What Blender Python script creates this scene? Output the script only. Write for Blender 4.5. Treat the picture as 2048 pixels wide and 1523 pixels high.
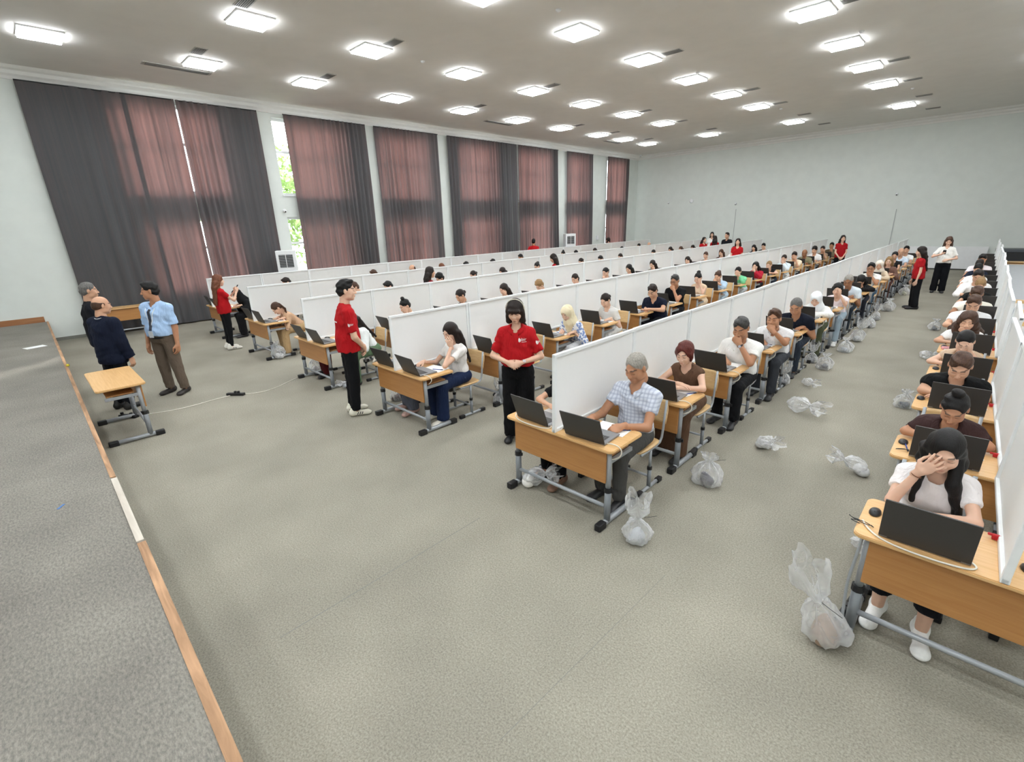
import bpy, bmesh, math, random
import numpy as np
from mathutils import Vector, Matrix
from mathutils.bvhtree import BVHTree

for o in list(bpy.data.objects): bpy.data.objects.remove(o)
scene = bpy.context.scene
COL = scene.collection
PI = math.pi

# ------------------------------------------------------------------ camera
IMW, IMH, FPX = 2048.0, 1523.0, 950.0
YAW, PITCH, ROLL = 0.78173, 0.3186, -0.03277
CAM = np.array([2.36636, -2.86214, 2.41445])
_f = np.array([-math.sin(YAW)*math.cos(PITCH), math.cos(YAW)*math.cos(PITCH), -math.sin(PITCH)])
_r0 = np.array([math.cos(YAW), math.sin(YAW), 0.0]); _u0 = np.cross(_r0, _f)
_r = _r0*math.cos(ROLL)+_u0*math.sin(ROLL); _u = -_r0*math.sin(ROLL)+_u0*math.cos(ROLL)
cd = bpy.data.cameras.new('camera'); cam = bpy.data.objects.new('camera', cd); COL.objects.link(cam)
cd.sensor_fit = 'HORIZONTAL'; cd.sensor_width = 36.0; cd.lens = FPX/IMW*36.0; cd.clip_start = .05; cd.clip_end = 300
cam.matrix_world = Matrix(((_r[0], _u[0], -_f[0], CAM[0]), (_r[1], _u[1], -_f[1], CAM[1]), (_r[2], _u[2], -_f[2], CAM[2]), (0, 0, 0, 1)))
scene.camera = cam
def ray(px, py): return _f+_r*(px-IMW/2)/FPX-_u*(py-IMH/2)/FPX
def onz(px, py, z): d = ray(px, py); return CAM+d*((z-CAM[2])/d[2])
def onx(px, py, x): d = ray(px, py); return CAM+d*((x-CAM[0])/d[0])
def ony(px, py, y): d = ray(px, py); return CAM+d*((y-CAM[1])/d[1])
def proj(P):
    d = np.asarray(P, float)-CAM; z = d@_f
    return IMW/2+FPX*(d@_r)/z, IMH/2-FPX*(d@_u)/z

# ------------------------------------------------------------------ world, exposure
scene.view_settings.view_transform = 'Standard'
scene.view_settings.look = 'None'
scene.view_settings.gamma = 1.0
scene.view_settings.use_curve_mapping = False
scene.view_settings.exposure = 0.54
LAMP = 25.0
SKY = 9.0          # bright hazy daylight behind the curtains
w = bpy.data.worlds.new('sky'); scene.world = w; w.use_nodes = True
nt = w.node_tree; nt.nodes.clear()
wo = nt.nodes.new('ShaderNodeOutputWorld'); wb = nt.nodes.new('ShaderNodeBackground')
wb.inputs['Color'].default_value = (.90, .96, 1.0, 1); wb.inputs['Strength'].default_value = SKY
nt.links.new(wb.outputs[0], wo.inputs[0])

# sun slanting in through the uncovered strip of window
sd_ = bpy.data.lights.new('sun', 'SUN'); sd_.energy = 3.0; sd_.angle = math.radians(2.0); sd_.color = (1, .96, .88)
so_ = bpy.data.objects.new('sun', sd_); COL.objects.link(so_)
so_.rotation_euler = Vector(tuple(onz(425, 676, 0)-np.array((-13.9, 3.84, 1.95)))).to_track_quat('-Z', 'Y').to_euler()

# ------------------------------------------------------------------ materials
MATS = {}
def srgb(c):
    if isinstance(c, str):
        c = c.lstrip('#'); c = tuple(int(c[i:i+2], 16)/255 for i in (0, 2, 4))
    return tuple((x/12.92 if x <= .04045 else ((x+.055)/1.055)**2.4) for x in c)
def newmat(name):
    m = bpy.data.materials.new(name); m.use_nodes = True
    nt = m.node_tree; b = nt.nodes['Principled BSDF']
    return m, nt, b
def N(nt, t, **kw):
    n = nt.nodes.new('ShaderNode'+t)
    for k, v in kw.items():
        if k in n.inputs.keys(): n.inputs[k].default_value = v
        else: setattr(n, k, v)
    return n
def plain(name, col, rough=.5, metal=0., noise=.06, scale=40., bump=0., bscale=None, spec=.5):
    """principled with fine procedural colour grain and relief"""
    if name in MATS: return MATS[name]
    m, nt, b = newmat(name); c = srgb(col)
    tc = N(nt, 'TexCoord'); nz = N(nt, 'TexNoise'); nz.inputs['Scale'].default_value = scale; nz.inputs['Detail'].default_value = 3
    nt.links.new(tc.outputs['Object'], nz.inputs['Vector'])
    rp = N(nt, 'ValToRGB'); rp.color_ramp.elements[0].position = .3; rp.color_ramp.elements[1].position = .7
    rp.color_ramp.elements[0].color = tuple(max(0, x*(1-noise)) for x in c)+(1,)
    rp.color_ramp.elements[1].color = tuple(min(1, x*(1+noise)) for x in c)+(1,)
    nt.links.new(nz.outputs['Fac'], rp.inputs['Fac']); nt.links.new(rp.outputs['Color'], b.inputs['Base Color'])
    b.inputs['Roughness'].default_value = rough; b.inputs['Metallic'].default_value = metal
    b.inputs['Specular IOR Level'].default_value = spec
    if bump:
        n2 = N(nt, 'TexNoise'); n2.inputs['Scale'].default_value = bscale or scale*3; n2.inputs['Detail'].default_value = 2
        nt.links.new(tc.outputs['Object'], n2.inputs['Vector'])
        bp = N(nt, 'Bump'); bp.inputs['Strength'].default_value = bump; bp.inputs['Distance'].default_value = .004
        nt.links.new(n2.outputs['Fac'], bp.inputs['Height']); nt.links.new(bp.outputs['Normal'], b.inputs['Normal'])
    MATS[name] = m; return m
def emis(name, col, s):
    m, nt, b = newmat(name); b.inputs['Base Color'].default_value = (.9, .9, .9, 1)
    b.inputs['Emission Color'].default_value = srgb(col)+(1,); b.inputs['Emission Strength'].default_value = s
    return m
def woodmat(name, c1, c2, scale=(1.5, 24, 24), rough=.38):
    m, nt, b = newmat(name)
    tc = N(nt, 'TexCoord'); mp = N(nt, 'Mapping'); mp.inputs['Scale'].default_value = scale
    nz = N(nt, 'TexNoise'); nz.inputs['Scale'].default_value = 2.2; nz.inputs['Detail'].default_value = 5; nz.inputs['Distortion'].default_value = .6
    rp = N(nt, 'ValToRGB'); rp.color_ramp.elements[0].position = .3; rp.color_ramp.elements[1].position = .72
    rp.color_ramp.elements[0].color = srgb(c1)+(1,); rp.color_ramp.elements[1].color = srgb(c2)+(1,)
    nt.links.new(tc.outputs['Object'], mp.inputs[0]); nt.links.new(mp.outputs[0], nz.inputs['Vector'])
    nt.links.new(nz.outputs['Fac'], rp.inputs[0]); nt.links.new(rp.outputs[0], b.inputs['Base Color'])
    b.inputs['Roughness'].default_value = rough
    return m
def carpet(name, c1, c2, s1, s2, bump=.5, stretch=(1, 1, 1)):
    m, nt, b = newmat(name)
    tc = N(nt, 'TexCoord'); mp = N(nt, 'Mapping'); mp.inputs['Scale'].default_value = stretch
    nt.links.new(tc.outputs['Object'], mp.inputs[0])
    a = N(nt, 'TexNoise'); a.inputs['Scale'].default_value = s1; a.inputs['Detail'].default_value = 6; a.inputs['Roughness'].default_value = .75
    d = N(nt, 'TexNoise'); d.inputs['Scale'].default_value = s2; d.inputs['Detail'].default_value = 3
    nt.links.new(mp.outputs[0], a.inputs['Vector']); nt.links.new(tc.outputs['Object'], d.inputs['Vector'])
    rp = N(nt, 'ValToRGB'); rp.color_ramp.elements[0].position = .34; rp.color_ramp.elements[1].position = .66
    rp.color_ramp.elements[0].color = srgb(c1)+(1,); rp.color_ramp.elements[1].color = srgb(c2)+(1,)
    nt.links.new(a.outputs['Fac'], rp.inputs[0])
    mx = N(nt, 'MixRGB'); mx.blend_type = 'OVERLAY'; mx.inputs['Fac'].default_value = .35
    nt.links.new(rp.outputs[0], mx.inputs['Color1']); nt.links.new(d.outputs['Fac'], mx.inputs['Color2'])
    nt.links.new(mx.outputs[0], b.inputs['Base Color'])
    b.inputs['Roughness'].default_value = .8; b.inputs['Specular IOR Level'].default_value = .25
    bp = N(nt, 'Bump'); bp.inputs['Strength'].default_value = bump; bp.inputs['Distance'].default_value = .004
    nt.links.new(a.outputs['Fac'], bp.inputs['Height']); nt.links.new(bp.outputs[0], b.inputs['Normal'])
    return m

M_FLOOR = carpet('floor_carpet', '#787469', '#a8a395', 90, .9, .3)
M_STAGE = carpet('stage_carpet', '#6a6762', '#989389', 38, 1.4, .8, (1, 2.2, 1))
M_WALL = plain('wall_paint', '#dadfda', .75, 0, .025, 3, .15, 120)
M_CEIL = plain('ceiling_paint', '#e4e1dc', .85, 0, .02, 2)
M_CORN = plain('cornice_paint', '#e6e5e1', .7, 0, .02, 4)
M_WHITE = plain('white_plastic', '#e9eaeb', .4, 0, .02, 10)
M_LAMP = emis('lamp_diffuser', '#f6fbff', LAMP)
M_VENT = plain('vent_metal', '#8d8c88', .5, .2, .05, 60)
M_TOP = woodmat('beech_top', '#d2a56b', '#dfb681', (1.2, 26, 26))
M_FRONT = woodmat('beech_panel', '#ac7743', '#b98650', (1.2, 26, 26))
M_PLY = woodmat('chair_ply', '#cfa873', '#dfbd8b', (3, 30, 30))
M_BENCH = woodmat('bench_wood', '#a86a35', '#c08346', (1.5, 30, 30))
M_STEEL = plain('grey_paint_steel', '#a3a7ab', .42, .25, .04, 30)
M_STEELD = plain('grey_paint_steel_lower', '#8c9196', .45, .25, .04, 30)
M_BLACK = plain('black_plastic', '#1a1a1c', .5, 0, .1, 40)
M_LAPTOP = plain('laptop_grey', '#3d3b3a', .42, .1, .04, 300)
M_KEYS = plain('laptop_keys', '#4e4d4d', .5, 0, .3, 160)
M_DECK = plain('laptop_deck', '#8d8e90', .4, .4, .04, 80)
M_PAPER = plain('paper', '#f3f3f2', .7, 0, .01, 10)
M_FRAME = plain('panel_frame', '#eceeee', .45, 0, .03, 12)
M_CABLE = plain('white_cable', '#e4dfd2', .5, 0, .03, 30)
M_RED = plain('red_clip', '#b8161c', .5, 0, .05, 30)
M_EDGE = woodmat('stage_edge_wood', '#8f6c4e', '#c79d78', (1.2, 14, 14), .7)
M_EDGE2 = woodmat('stage_edge_strip', '#b9afa2', '#d2cabd', (1.2, 10, 10), .6)
M_BASEB = woodmat('baseboard_wood', '#8e5c38', '#a8764c', (20, 1.2, 20), .5)

def sheetmat():
    """white stretched film of the partitions: diffuse with a little light coming through"""
    m, nt, b = newmat('partition_film')
    tc = N(nt, 'TexCoord'); nz = N(nt, 'TexNoise'); nz.inputs['Scale'].default_value = 5; nz.inputs['Detail'].default_value = 3
    nt.links.new(tc.outputs['Object'], nz.inputs['Vector'])
    b.inputs['Base Color'].default_value = srgb('#eeeeec')+(1,); b.inputs['Roughness'].default_value = .45
    bp = N(nt, 'Bump'); bp.inputs['Strength'].default_value = .25; bp.inputs['Distance'].default_value = .02
    nt.links.new(nz.outputs['Fac'], bp.inputs['Height']); nt.links.new(bp.outputs[0], b.inputs['Normal'])
    tr = N(nt, 'BsdfTranslucent'); tr.inputs['Color'].default_value = (.85, .86, .86, 1)
    mx = N(nt, 'MixShader'); mx.inputs['Fac'].default_value = .3
    out = nt.nodes['Material Output']
    nt.links.new(b.outputs[0], mx.inputs[1]); nt.links.new(tr.outputs[0], mx.inputs[2]); nt.links.new(mx.outputs[0], out.inputs[0])
    return m
M_FILM = sheetmat()
def curtainmat():
    m, nt, b = newmat('curtain_cloth')
    tc = N(nt, 'TexCoord'); mp = N(nt, 'Mapping'); mp.inputs['Scale'].default_value = (60, 60, 14)
    nz = N(nt, 'TexNoise'); nz.inputs['Scale'].default_value = 5; nz.inputs['Detail'].default_value = 4
    nt.links.new(tc.outputs['Object'], mp.inputs[0]); nt.links.new(mp.outputs[0], nz.inputs['Vector'])
    rp = N(nt, 'ValToRGB'); rp.color_ramp.elements[0].color = srgb('#3d3d40')+(1,); rp.color_ramp.elements[1].color = srgb('#515153')+(1,)
    nt.links.new(nz.outputs['Fac'], rp.inputs[0]); nt.links.new(rp.outputs[0], b.inputs['Base Color'])
    b.inputs['Roughness'].default_value = .75
    b.inputs['Sheen Weight'].default_value = .25
    tr = N(nt, 'BsdfTranslucent'); tr.inputs['Color'].default_value = (.60, .27, .23, 1)
    mx = N(nt, 'MixShader')
    # gathered cloth: where layers overlap less daylight comes through
    mg = N(nt, 'Mapping'); mg.inputs['Scale'].default_value = (1, 9.0, .10); ng = N(nt, 'TexNoise'); ng.inputs['Scale'].default_value = 1.6; ng.inputs['Detail'].default_value = 3; ng.inputs['Roughness'].default_value = .65
    nt.links.new(tc.outputs['Object'], mg.inputs[0]); nt.links.new(mg.outputs[0], ng.inputs['Vector'])
    mr = N(nt, 'MapRange'); mr.inputs['From Min'].default_value = .3; mr.inputs['From Max'].default_value = .7; mr.inputs['To Min'].default_value = .03; mr.inputs['To Max'].default_value = .115
    nt.links.new(ng.outputs['Fac'], mr.inputs[0]); nt.links.new(mr.outputs[0], mx.inputs['Fac'])
    out = nt.nodes['Material Output']
    nt.links.new(b.outputs[0], mx.inputs[1]); nt.links.new(tr.outputs[0], mx.inputs[2]); nt.links.new(mx.outputs[0], out.inputs[0])
    return m
M_CURT = curtainmat()
def bagmat():
    m, nt, b = newmat('clear_plastic_film')
    b.inputs['Base Color'].default_value = (.92, .93, .94, 1); b.inputs['Roughness'].default_value = .12
    b.inputs['Specular IOR Level'].default_value = .9
    tc = N(nt, 'TexCoord'); nz = N(nt, 'TexNoise'); nz.inputs['Scale'].default_value = 9; nz.inputs['Detail'].default_value = 1; nz.inputs['Distortion'].default_value = 1.0
    nt.links.new(tc.outputs['Object'], nz.inputs['Vector']); bp = N(nt, 'Bump'); bp.inputs['Strength'].default_value = .9; bp.inputs['Distance'].default_value = .03
    nt.links.new(nz.outputs['Fac'], bp.inputs['Height']); nt.links.new(bp.outputs[0], b.inputs['Normal'])
    tr = N(nt, 'BsdfTransparent'); tr.inputs['Color'].default_value = (.97, .97, .97, 1)
    mx = N(nt, 'MixShader'); lw = N(nt, 'LayerWeight'); lw.inputs['Blend'].default_value = .42; nt.links.new(bp.outputs[0], lw.inputs['Normal'])
    mr = N(nt, 'MapRange'); mr.inputs['From Min'].default_value = 0; mr.inputs['From Max'].default_value = 1; mr.inputs['To Min'].default_value = .2; mr.inputs['To Max'].default_value = .75
    out = nt.nodes['Material Output']
    nt.links.new(lw.outputs['Facing'], mr.inputs[0]); nt.links.new(mr.outputs[0], mx.inputs['Fac'])
    nt.links.new(tr.outputs[0], mx.inputs[1]); nt.links.new(b.outputs[0], mx.inputs[2]); nt.links.new(mx.outputs[0], out.inputs[0])
    return m
M_BAG = bagmat()
def glassmat():
    m, nt, b = newmat('window_glass')
    tr = N(nt, 'BsdfTransparent'); gl = N(nt, 'BsdfGlossy'); gl.inputs['Roughness'].default_value = .02
    mx = N(nt, 'MixShader'); mx.inputs['Fac'].default_value = .06
    out = nt.nodes['Material Output']
    nt.links.new(tr.outputs[0], mx.inputs[1]); nt.links.new(gl.outputs[0], mx.inputs[2]); nt.links.new(mx.outputs[0], out.inputs[0])
    return m
M_GLASS = glassmat()

# ------------------------------------------------------------------ object helpers
def tag(o, label=None, cat=None, group=None, kind=None):
    if label: o['label'] = label
    if cat: o['category'] = cat
    if group: o['group'] = group
    if kind: o['kind'] = kind
    return o
def link(o, parent=None):
    COL.objects.link(o)
    if parent is not None: o.parent = parent
    return o
def empty(name, loc=(0, 0, 0), rz=0.):
    o = bpy.data.objects.new(name, None); o.empty_display_size = .1
    o.location = loc; o.rotation_euler = (0, 0, rz); return link(o)
def inst(name, me, parent=None, loc=(0, 0, 0), rot=(0, 0, 0), mat=None):
    o = bpy.data.objects.new(name, me); o.location = loc; o.rotation_euler = rot
    if mat is not None:
        if not me.materials: me.materials.append(mat)
        elif me.materials[0] != mat:
            o.material_slots[0].link = 'OBJECT'; o.material_slots[0].material = mat
    return link(o, parent)
class MB:
    """collects boxes, tubes and lathes into one mesh"""
    def __init__(s): s.bm = bmesh.new()
    def box(s, x0, x1, y0, y1, z0, z1, bev=0., rot=None):
        c = ((x0+x1)/2, (y0+y1)/2, (z0+z1)/2)
        m = Matrix.Translation(c)
        if rot is not None: m = m @ rot
        m = m @ Matrix.Diagonal((x1-x0, y1-y0, z1-z0, 1))
        r = bmesh.ops.create_cube(s.bm, size=1., matrix=m)
        if bev:
            es = list({e for v in r['verts'] for e in v.link_edges})
            bmesh.ops.bevel(s.bm, geom=es, offset=bev, segments=2, profile=.6, affect='EDGES')
        return s
    def tube(s, pts, r, seg=8, cap=True, rs=None):
        pts = [Vector(p) for p in pts]; rings = []; up = None
        for i, p in enumerate(pts):
            t = (pts[min(i+1, len(pts)-1)]-pts[max(i-1, 0)]).normalized()
            if up is None:
                up = Vector((0, 0, 1)) if abs(t.z) < .9 else Vector((1, 0, 0))
            a = t.cross(up)
            if a.length < 1e-4: a = t.orthogonal()
            a.normalize(); b = a.cross(t).normalized(); up = b
            rr = rs[i] if rs else r
            rings.append([s.bm.verts.new(p+a*math.cos(2*PI*k/seg)*rr+b*math.sin(2*PI*k/seg)*rr) for k in range(seg)])
        for i in range(len(rings)-1):
            for k in range(seg):
                s.bm.faces.new((rings[i][k], rings[i][(k+1) % seg], rings[i+1][(k+1) % seg], rings[i+1][k]))
        if cap:
            s.bm.faces.new(list(reversed(rings[0]))); s.bm.faces.new(rings[-1])
        return s
    def lathe(s, prof, c=(0, 0, 0), seg=20):
        rings = []
        for r, z in prof:
            rings.append([s.bm.verts.new((c[0]+r*math.cos(2*PI*k/seg), c[1]+r*math.sin(2*PI*k/seg), c[2]+z)) for k in range(seg)])
        for i in range(len(rings)-1):
            for k in range(seg):
                s.bm.faces.new((rings[i][k], rings[i][(k+1) % seg], rings[i+1][(k+1) % seg], rings[i+1][k]))
        s.bm.faces.new(list(reversed(rings[0]))); s.bm.faces.new(rings[-1])
        return s
    def mesh(s, name, mat=None, smooth=False):
        bmesh.ops.recalc_face_normals(s.bm, faces=s.bm.faces)
        me = bpy.data.meshes.new(name); s.bm.to_mesh(me); s.bm.free()
        if smooth:
            me.polygons.foreach_set('use_smooth', [True]*len(me.polygons))
        if mat: me.materials.append(mat)
        return me
    def build(s, name, mat, parent=None, loc=(0, 0, 0), rot=(0, 0, 0), smooth=False):
        return inst(name, s.mesh(name, mat, smooth), parent, loc, rot)
def boxo(name, x0, x1, y0, y1, z0, z1, mat, parent=None, bev=0.):
    return MB().box(x0, x1, y0, y1, z0, z1, bev).build(name, mat, parent)
ORD = ['', 'first', 'second', 'third', 'fourth', 'fifth', 'sixth', 'seventh', 'eighth', 'ninth', 'tenth', 'eleventh', 'twelfth', 'thirteenth', 'fourteenth', 'fifteenth', 'sixteenth', 'seventeenth', 'eighteenth', 'nineteenth', 'twentieth']
# ------------------------------------------------------------------ the hall
XW, YB, ZC, XR, YF = -13.9, 24.9, 6.05, 9.0, -9.0
SH = .5                         # stage height
def stage_y(x): return -2.60-.010*(x-XW)
fl = boxo('floor', XW-.3, XR, -3.2, YB+.2, -.1, 0, M_FLOOR); tag(fl, 'grey carpeted hall floor', None, None, 'structure')
ce = boxo('ceiling', XW-.3, XR, YF, YB+.2, ZC, ZC+.15, M_CEIL); tag(ce, 'plain off-white plaster ceiling', None, None, 'structure')
wbk = boxo('wall_back', XW-.3, XR, YB, YB+.2, 0, ZC, M_WALL); tag(wbk, 'tall pale grey back wall', None, None, 'structure')
wr = boxo('wall_right', XR, XR+.2, YF, YB+.2, 0, ZC, M_WALL); tag(wr, 'pale grey right wall out of view', None, None, 'structure')
wf = boxo('wall_front', XW-.3, XR, YF-.2, YF, 0, ZC, M_WALL); tag(wf, 'pale grey wall behind the stage', None, None, 'structure')
# left wall with window openings: two storeys of panes behind the curtains
WINS = [(-.15, 2.05), (3.62, 5.95), (7.2, 9.3), (10.9, 13.0), (14.4, 16.6), (18.0, 19.8), (21.6, 23.3)]
ZL0, ZL1, ZU0, ZU1 = .95, 2.85, 3.5, 5.68
mb = MB()
ys = [YF]+[v for a in WINS for v in a]+[YB+.2]
for i in range(0, len(ys), 2): mb.box(XW-.25, XW, ys[i], ys[i+1], 0, ZC)
for a, b in WINS:
    for z0, z1 in ((0, ZL0), (ZL1, ZU0), (ZU1, ZC)): mb.box(XW-.25, XW, a, b, z0, z1)
wl = mb.build('wall_left', M_WALL); tag(wl, 'pale grey left wall with tall windows behind curtains', None, None, 'structure')
M_WF = plain('window_frame_white', '#eef0f0', .4, 0, .01, 10)
k = 0
for a, b in WINS:
    for z0, z1 in ((ZL0, ZL1), (ZU0, ZU1)):
        k += 1
        w_ = empty('window_%d' % k, (XW-.16, (a+b)/2, z0)); tag(w_, 'white framed window behind the curtain', None, None, 'structure')
        hw, hh = (b-a)/2, z1-z0
        m = MB()
        for s in (-1, 1): m.box(-.035, .035, s*hw-.04, s*hw+.04, 0, hh)
        m.box(-.035, .035, -hw, hw, 0, .07).box(-.035, .035, -hw, hw, hh-.07, hh)
        m.box(-.03, .03, -hw, hw, hh*.56, hh*.56+.07)
        for q in (-.33, .33): m.box(-.03, .03, q*hw-.03, q*hw+.03, 0, hh)
        m.build('window_frame', M_WF, w_)
        for q0, q1 in ((-1, -.33), (-.33, .33), (.33, 1)):
            for r0, r1 in ((.05, .56), (.58, .97)):
                boxo('pane', -.004, .004, q0*hw+.03, q1*hw-.03, hh*r0, hh*r1, M_GLASS, w_)
        boxo('window_sill', -.02, .2, -hw-.02, hw+.02, -.03, 0, M_WF, w_)
# cornices, skirting
def cornice(name, pts, label):
    m = MB()
    (x0, y0), (x1, y1) = pts
    d = Vector((x1-x0, y1-y0, 0)).normalized(); n = Vector((-d.y, d.x, 0))
    prof = [(0, 0), (.03, 0), (.05, .06), (.1, .1), (.11, .17), (.17, .2), (.2, .26), (0, .26)]
    rows = []
    for (x, y) in pts:
        rows.append([m.bm.verts.new(Vector((x, y, ZC-.26+v))+n*u) for u, v in prof])
    for i in range(len(prof)-1): m.bm.faces.new((rows[0][i], rows[0][i+1], rows[1][i+1], rows[1][i]))
    o = m.build(name, M_CORN); tag(o, label, None, None, 'structure')
cornice('trim_1', [(XW, YB), (XW, YF)][::-1] if False else [(XW, YF), (XW, YB)][::-1], 'white stepped cornice above the curtains')
cornice('trim_2', [(XR, YB), (XW, YB)], 'white stepped cornice along the back wall')
bb = boxo('baseboard_left', XW, XW+.02, stage_y(XW)+.02, YB, 0, .08, plain('grey_skirting', '#77776f', .6)); tag(bb, 'dark grey skirting along the curtain wall', None, None, 'structure')
bb = boxo('baseboard_back', XW, XR, YB-.02, YB, 0, .09, plain('grey_skirting', '#77776f', .6)); tag(bb, 'dark grey skirting along the back wall', None, None, 'structure')
bb = boxo('baseboard_stage', XW, XW+.03, YF, stage_y(XW)-.03, SH, SH+.13, M_BASEB); tag(bb, 'brown wooden skirting on the stage wall', None, None, 'structure')
# stage
m = MB(); a = stage_y(XW); b = stage_y(XR)
vs = [m.bm.verts.new(p) for p in ((XW, YF, 0), (XR, YF, 0), (XR, b, 0), (XW, a, 0), (XW, YF, SH), (XR, YF, SH), (XR, b, SH), (XW, a, SH))]
for f in ((0, 1, 2, 3), (4, 5, 6, 7), (0, 1, 5, 4), (1, 2, 6, 5), (2, 3, 7, 6), (3, 0, 4, 7)): m.bm.faces.new([vs[i] for i in f])
st = m.build('floor_stage', M_STAGE); tag(st, 'blue-grey carpeted stage floor in the foreground', None, None, 'structure')
def edge_strip(name, xa, xb, t0, t1, mat, label, zt):
    m = MB(); A = Vector((xa, stage_y(xa), 0)); B = Vector((xb, stage_y(xb), 0)); n = Vector((.01, 1, 0)).normalized()
    vs = []
    for z in (SH-.10, zt):
        for p, t in ((A, t0), (B, t0), (B, t1), (A, t1)): vs.append(m.bm.verts.new(p+n*t+Vector((0, 0, z))))
    for f in ((0, 1, 2, 3), (4, 5, 6, 7), (0, 1, 5, 4), (1, 2, 6, 5), (2, 3, 7, 6), (3, 0, 4, 7)): m.bm.faces.new([vs[i] for i in f])
    o = m.build(name, mat); tag(o, label, None, None, 'structure')
edge_strip('trim_3', XW, -2.55, -.012, .026, M_EDGE, 'worn wooden edging along the far part of the stage', SH+.004)
edge_strip('trim_4', -2.5, -1.28, -.012, .03, M_EDGE2, 'pale worn strip on the stage edge', SH+.012)
edge_strip('trim_5', -1.27, XR, -.012, .035, M_EDGE, 'worn wooden edging along the near part of the stage', SH+.004)
# seams in the hall carpet
m = MB()
def seam(p, q, w=.004):
    p = Vector((p[0], p[1], .0012)); q = Vector((q[0], q[1], .0012)); d = (q-p).normalized(); n = Vector((-d.y, d.x, 0))*w
    m.bm.faces.new([m.bm.verts.new(v) for v in (p-n, q-n, q+n, p+n)])
A = onz(560, 1275, 0); B = onz(960, 1035, 0); seam(A, B, .003)
A = onz(300, 1005, 0); B = onz(560, 925, 0); seam(A, B, .0015)
A = onz(1000, 1480, 0); B = onz(1330, 1150, 0); seam(A, B, .0015)
sm = m.build('trim_6', plain('seam_dark', '#7a7975', .9)); tag(sm, 'thin seams in the grey hall carpet', None, None, 'structure')

# ceiling lamps, vents, small ceiling fittings
frame_me = MB().box(-.325, .325, -.325, .325, -.03, 0, .006).mesh('lamp_frame', M_WHITE)
diff_me = MB().box(-.31, .31, -.31, .31, -.062, -.02, .004).mesh('lamp_diffuser', M_LAMP)
LX = {-11.07: 'curtain-side', -7.98: 'second', -4.47: 'third', -.92: 'fourth', 2.6: 'fifth', 6.1: 'sixth'}
LY = [-6.6, -4.0, -1.45, 1.2, 3.62, 6.2, 8.82, 11.4, 13.96, 16.58, 18.66, 20.88]  # rows over the stage are unseen lamps, added to brighten stage and front desks
for i, x in enumerate(LX):
    n = 0
    for y in LY:
        if y == 18.66 and i > 0: continue
        if x > 0 and y > 17: continue
        if x < -9 and y < -2: continue
        n += 1
        L = empty('ceiling_lamp', (x, y, ZC)); 
        tag(L, '%s square ceiling lamp from the stage in the %s lamp row' % (ORD[n], LX[x]), 'ceiling lamp', 'square white ceiling lamps')
        inst('frame', frame_me, L); inst('diffuser', diff_me, L)
vb = MB().box(-.22, .22, -.12, .12, -.012, 0).mesh('vent_frame', plain('vent_frame', '#b3b1ab', .5))
vs_ = MB().box(-.2, .2, -.006, .006, -.02, -.004).mesh('vent_slat', M_VENT)
vk = MB().box(-.2, .2, -.1, .1, -.014, -.011).mesh('vent_dark', plain('vent_dark', '#5c5b57', .7))
def vent(x, y, label, sx=1., rz=0.):
    v = empty('ceiling_vent', (x, y, ZC), rz); tag(v, label, 'air vent', 'grey ceiling vents'); v.scale = (sx, 1, 1)
    inst('frame', vb, v); inst('backing', vk, v)
    for q in range(7): inst('slat', vs_, v, (0, -.09+.03*q, 0))
VX = {-10.3: 'curtain-side', -7.32: 'second', -3.77: 'third', -.25: 'fourth'}
for x, ysv in ((-10.3, (.95, 3.76, 8.85, 14.1, 16.7, 19.6)), (-7.32, (.9, 3.75, 8.85, 13.97, 16.8, 19.6)), (-3.77, (8.9, 13.98, 16.7, 19.6, 22.6)), (-.25, (8.8, 13.95, 16.69, 19.6, 22.6))):
    for n, y in enumerate(ysv): vent(x, y, '%s grey ceiling vent in the %s lamp row' % (ORD[n+1], VX[x]), 1.0, PI/2*0)
for x, y, t in ((-11.85, .9, 'nearest the stage'), (-11.86, 11.2, 'in the middle'), (-11.86, 18.9, 'far down the hall')):
    vent(x, y, 'long slot vent beside the curtain cornice, '+t, 3.1, PI/2)
det = MB().lathe([(.05, 0), (.05, -.015), (.03, -.035), (.012, -.04)], seg=16).mesh('smoke_detector', M_WHITE, True)
for n, (px, py) in enumerate(((845, 122), (1117, 19), (1723, 62), (1395, 144), (1140, 211), (1825, 176), (1562, 217))):
    p = onz(px, py, ZC); o = inst('smoke_detector', det, None, (p[0], p[1], ZC))
    tag(o, 'small round ceiling detector, %s from the left' % ORD[[1, 2, 6, 4, 3, 7, 5][n]], 'smoke detector', 'small ceiling detectors')

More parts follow.
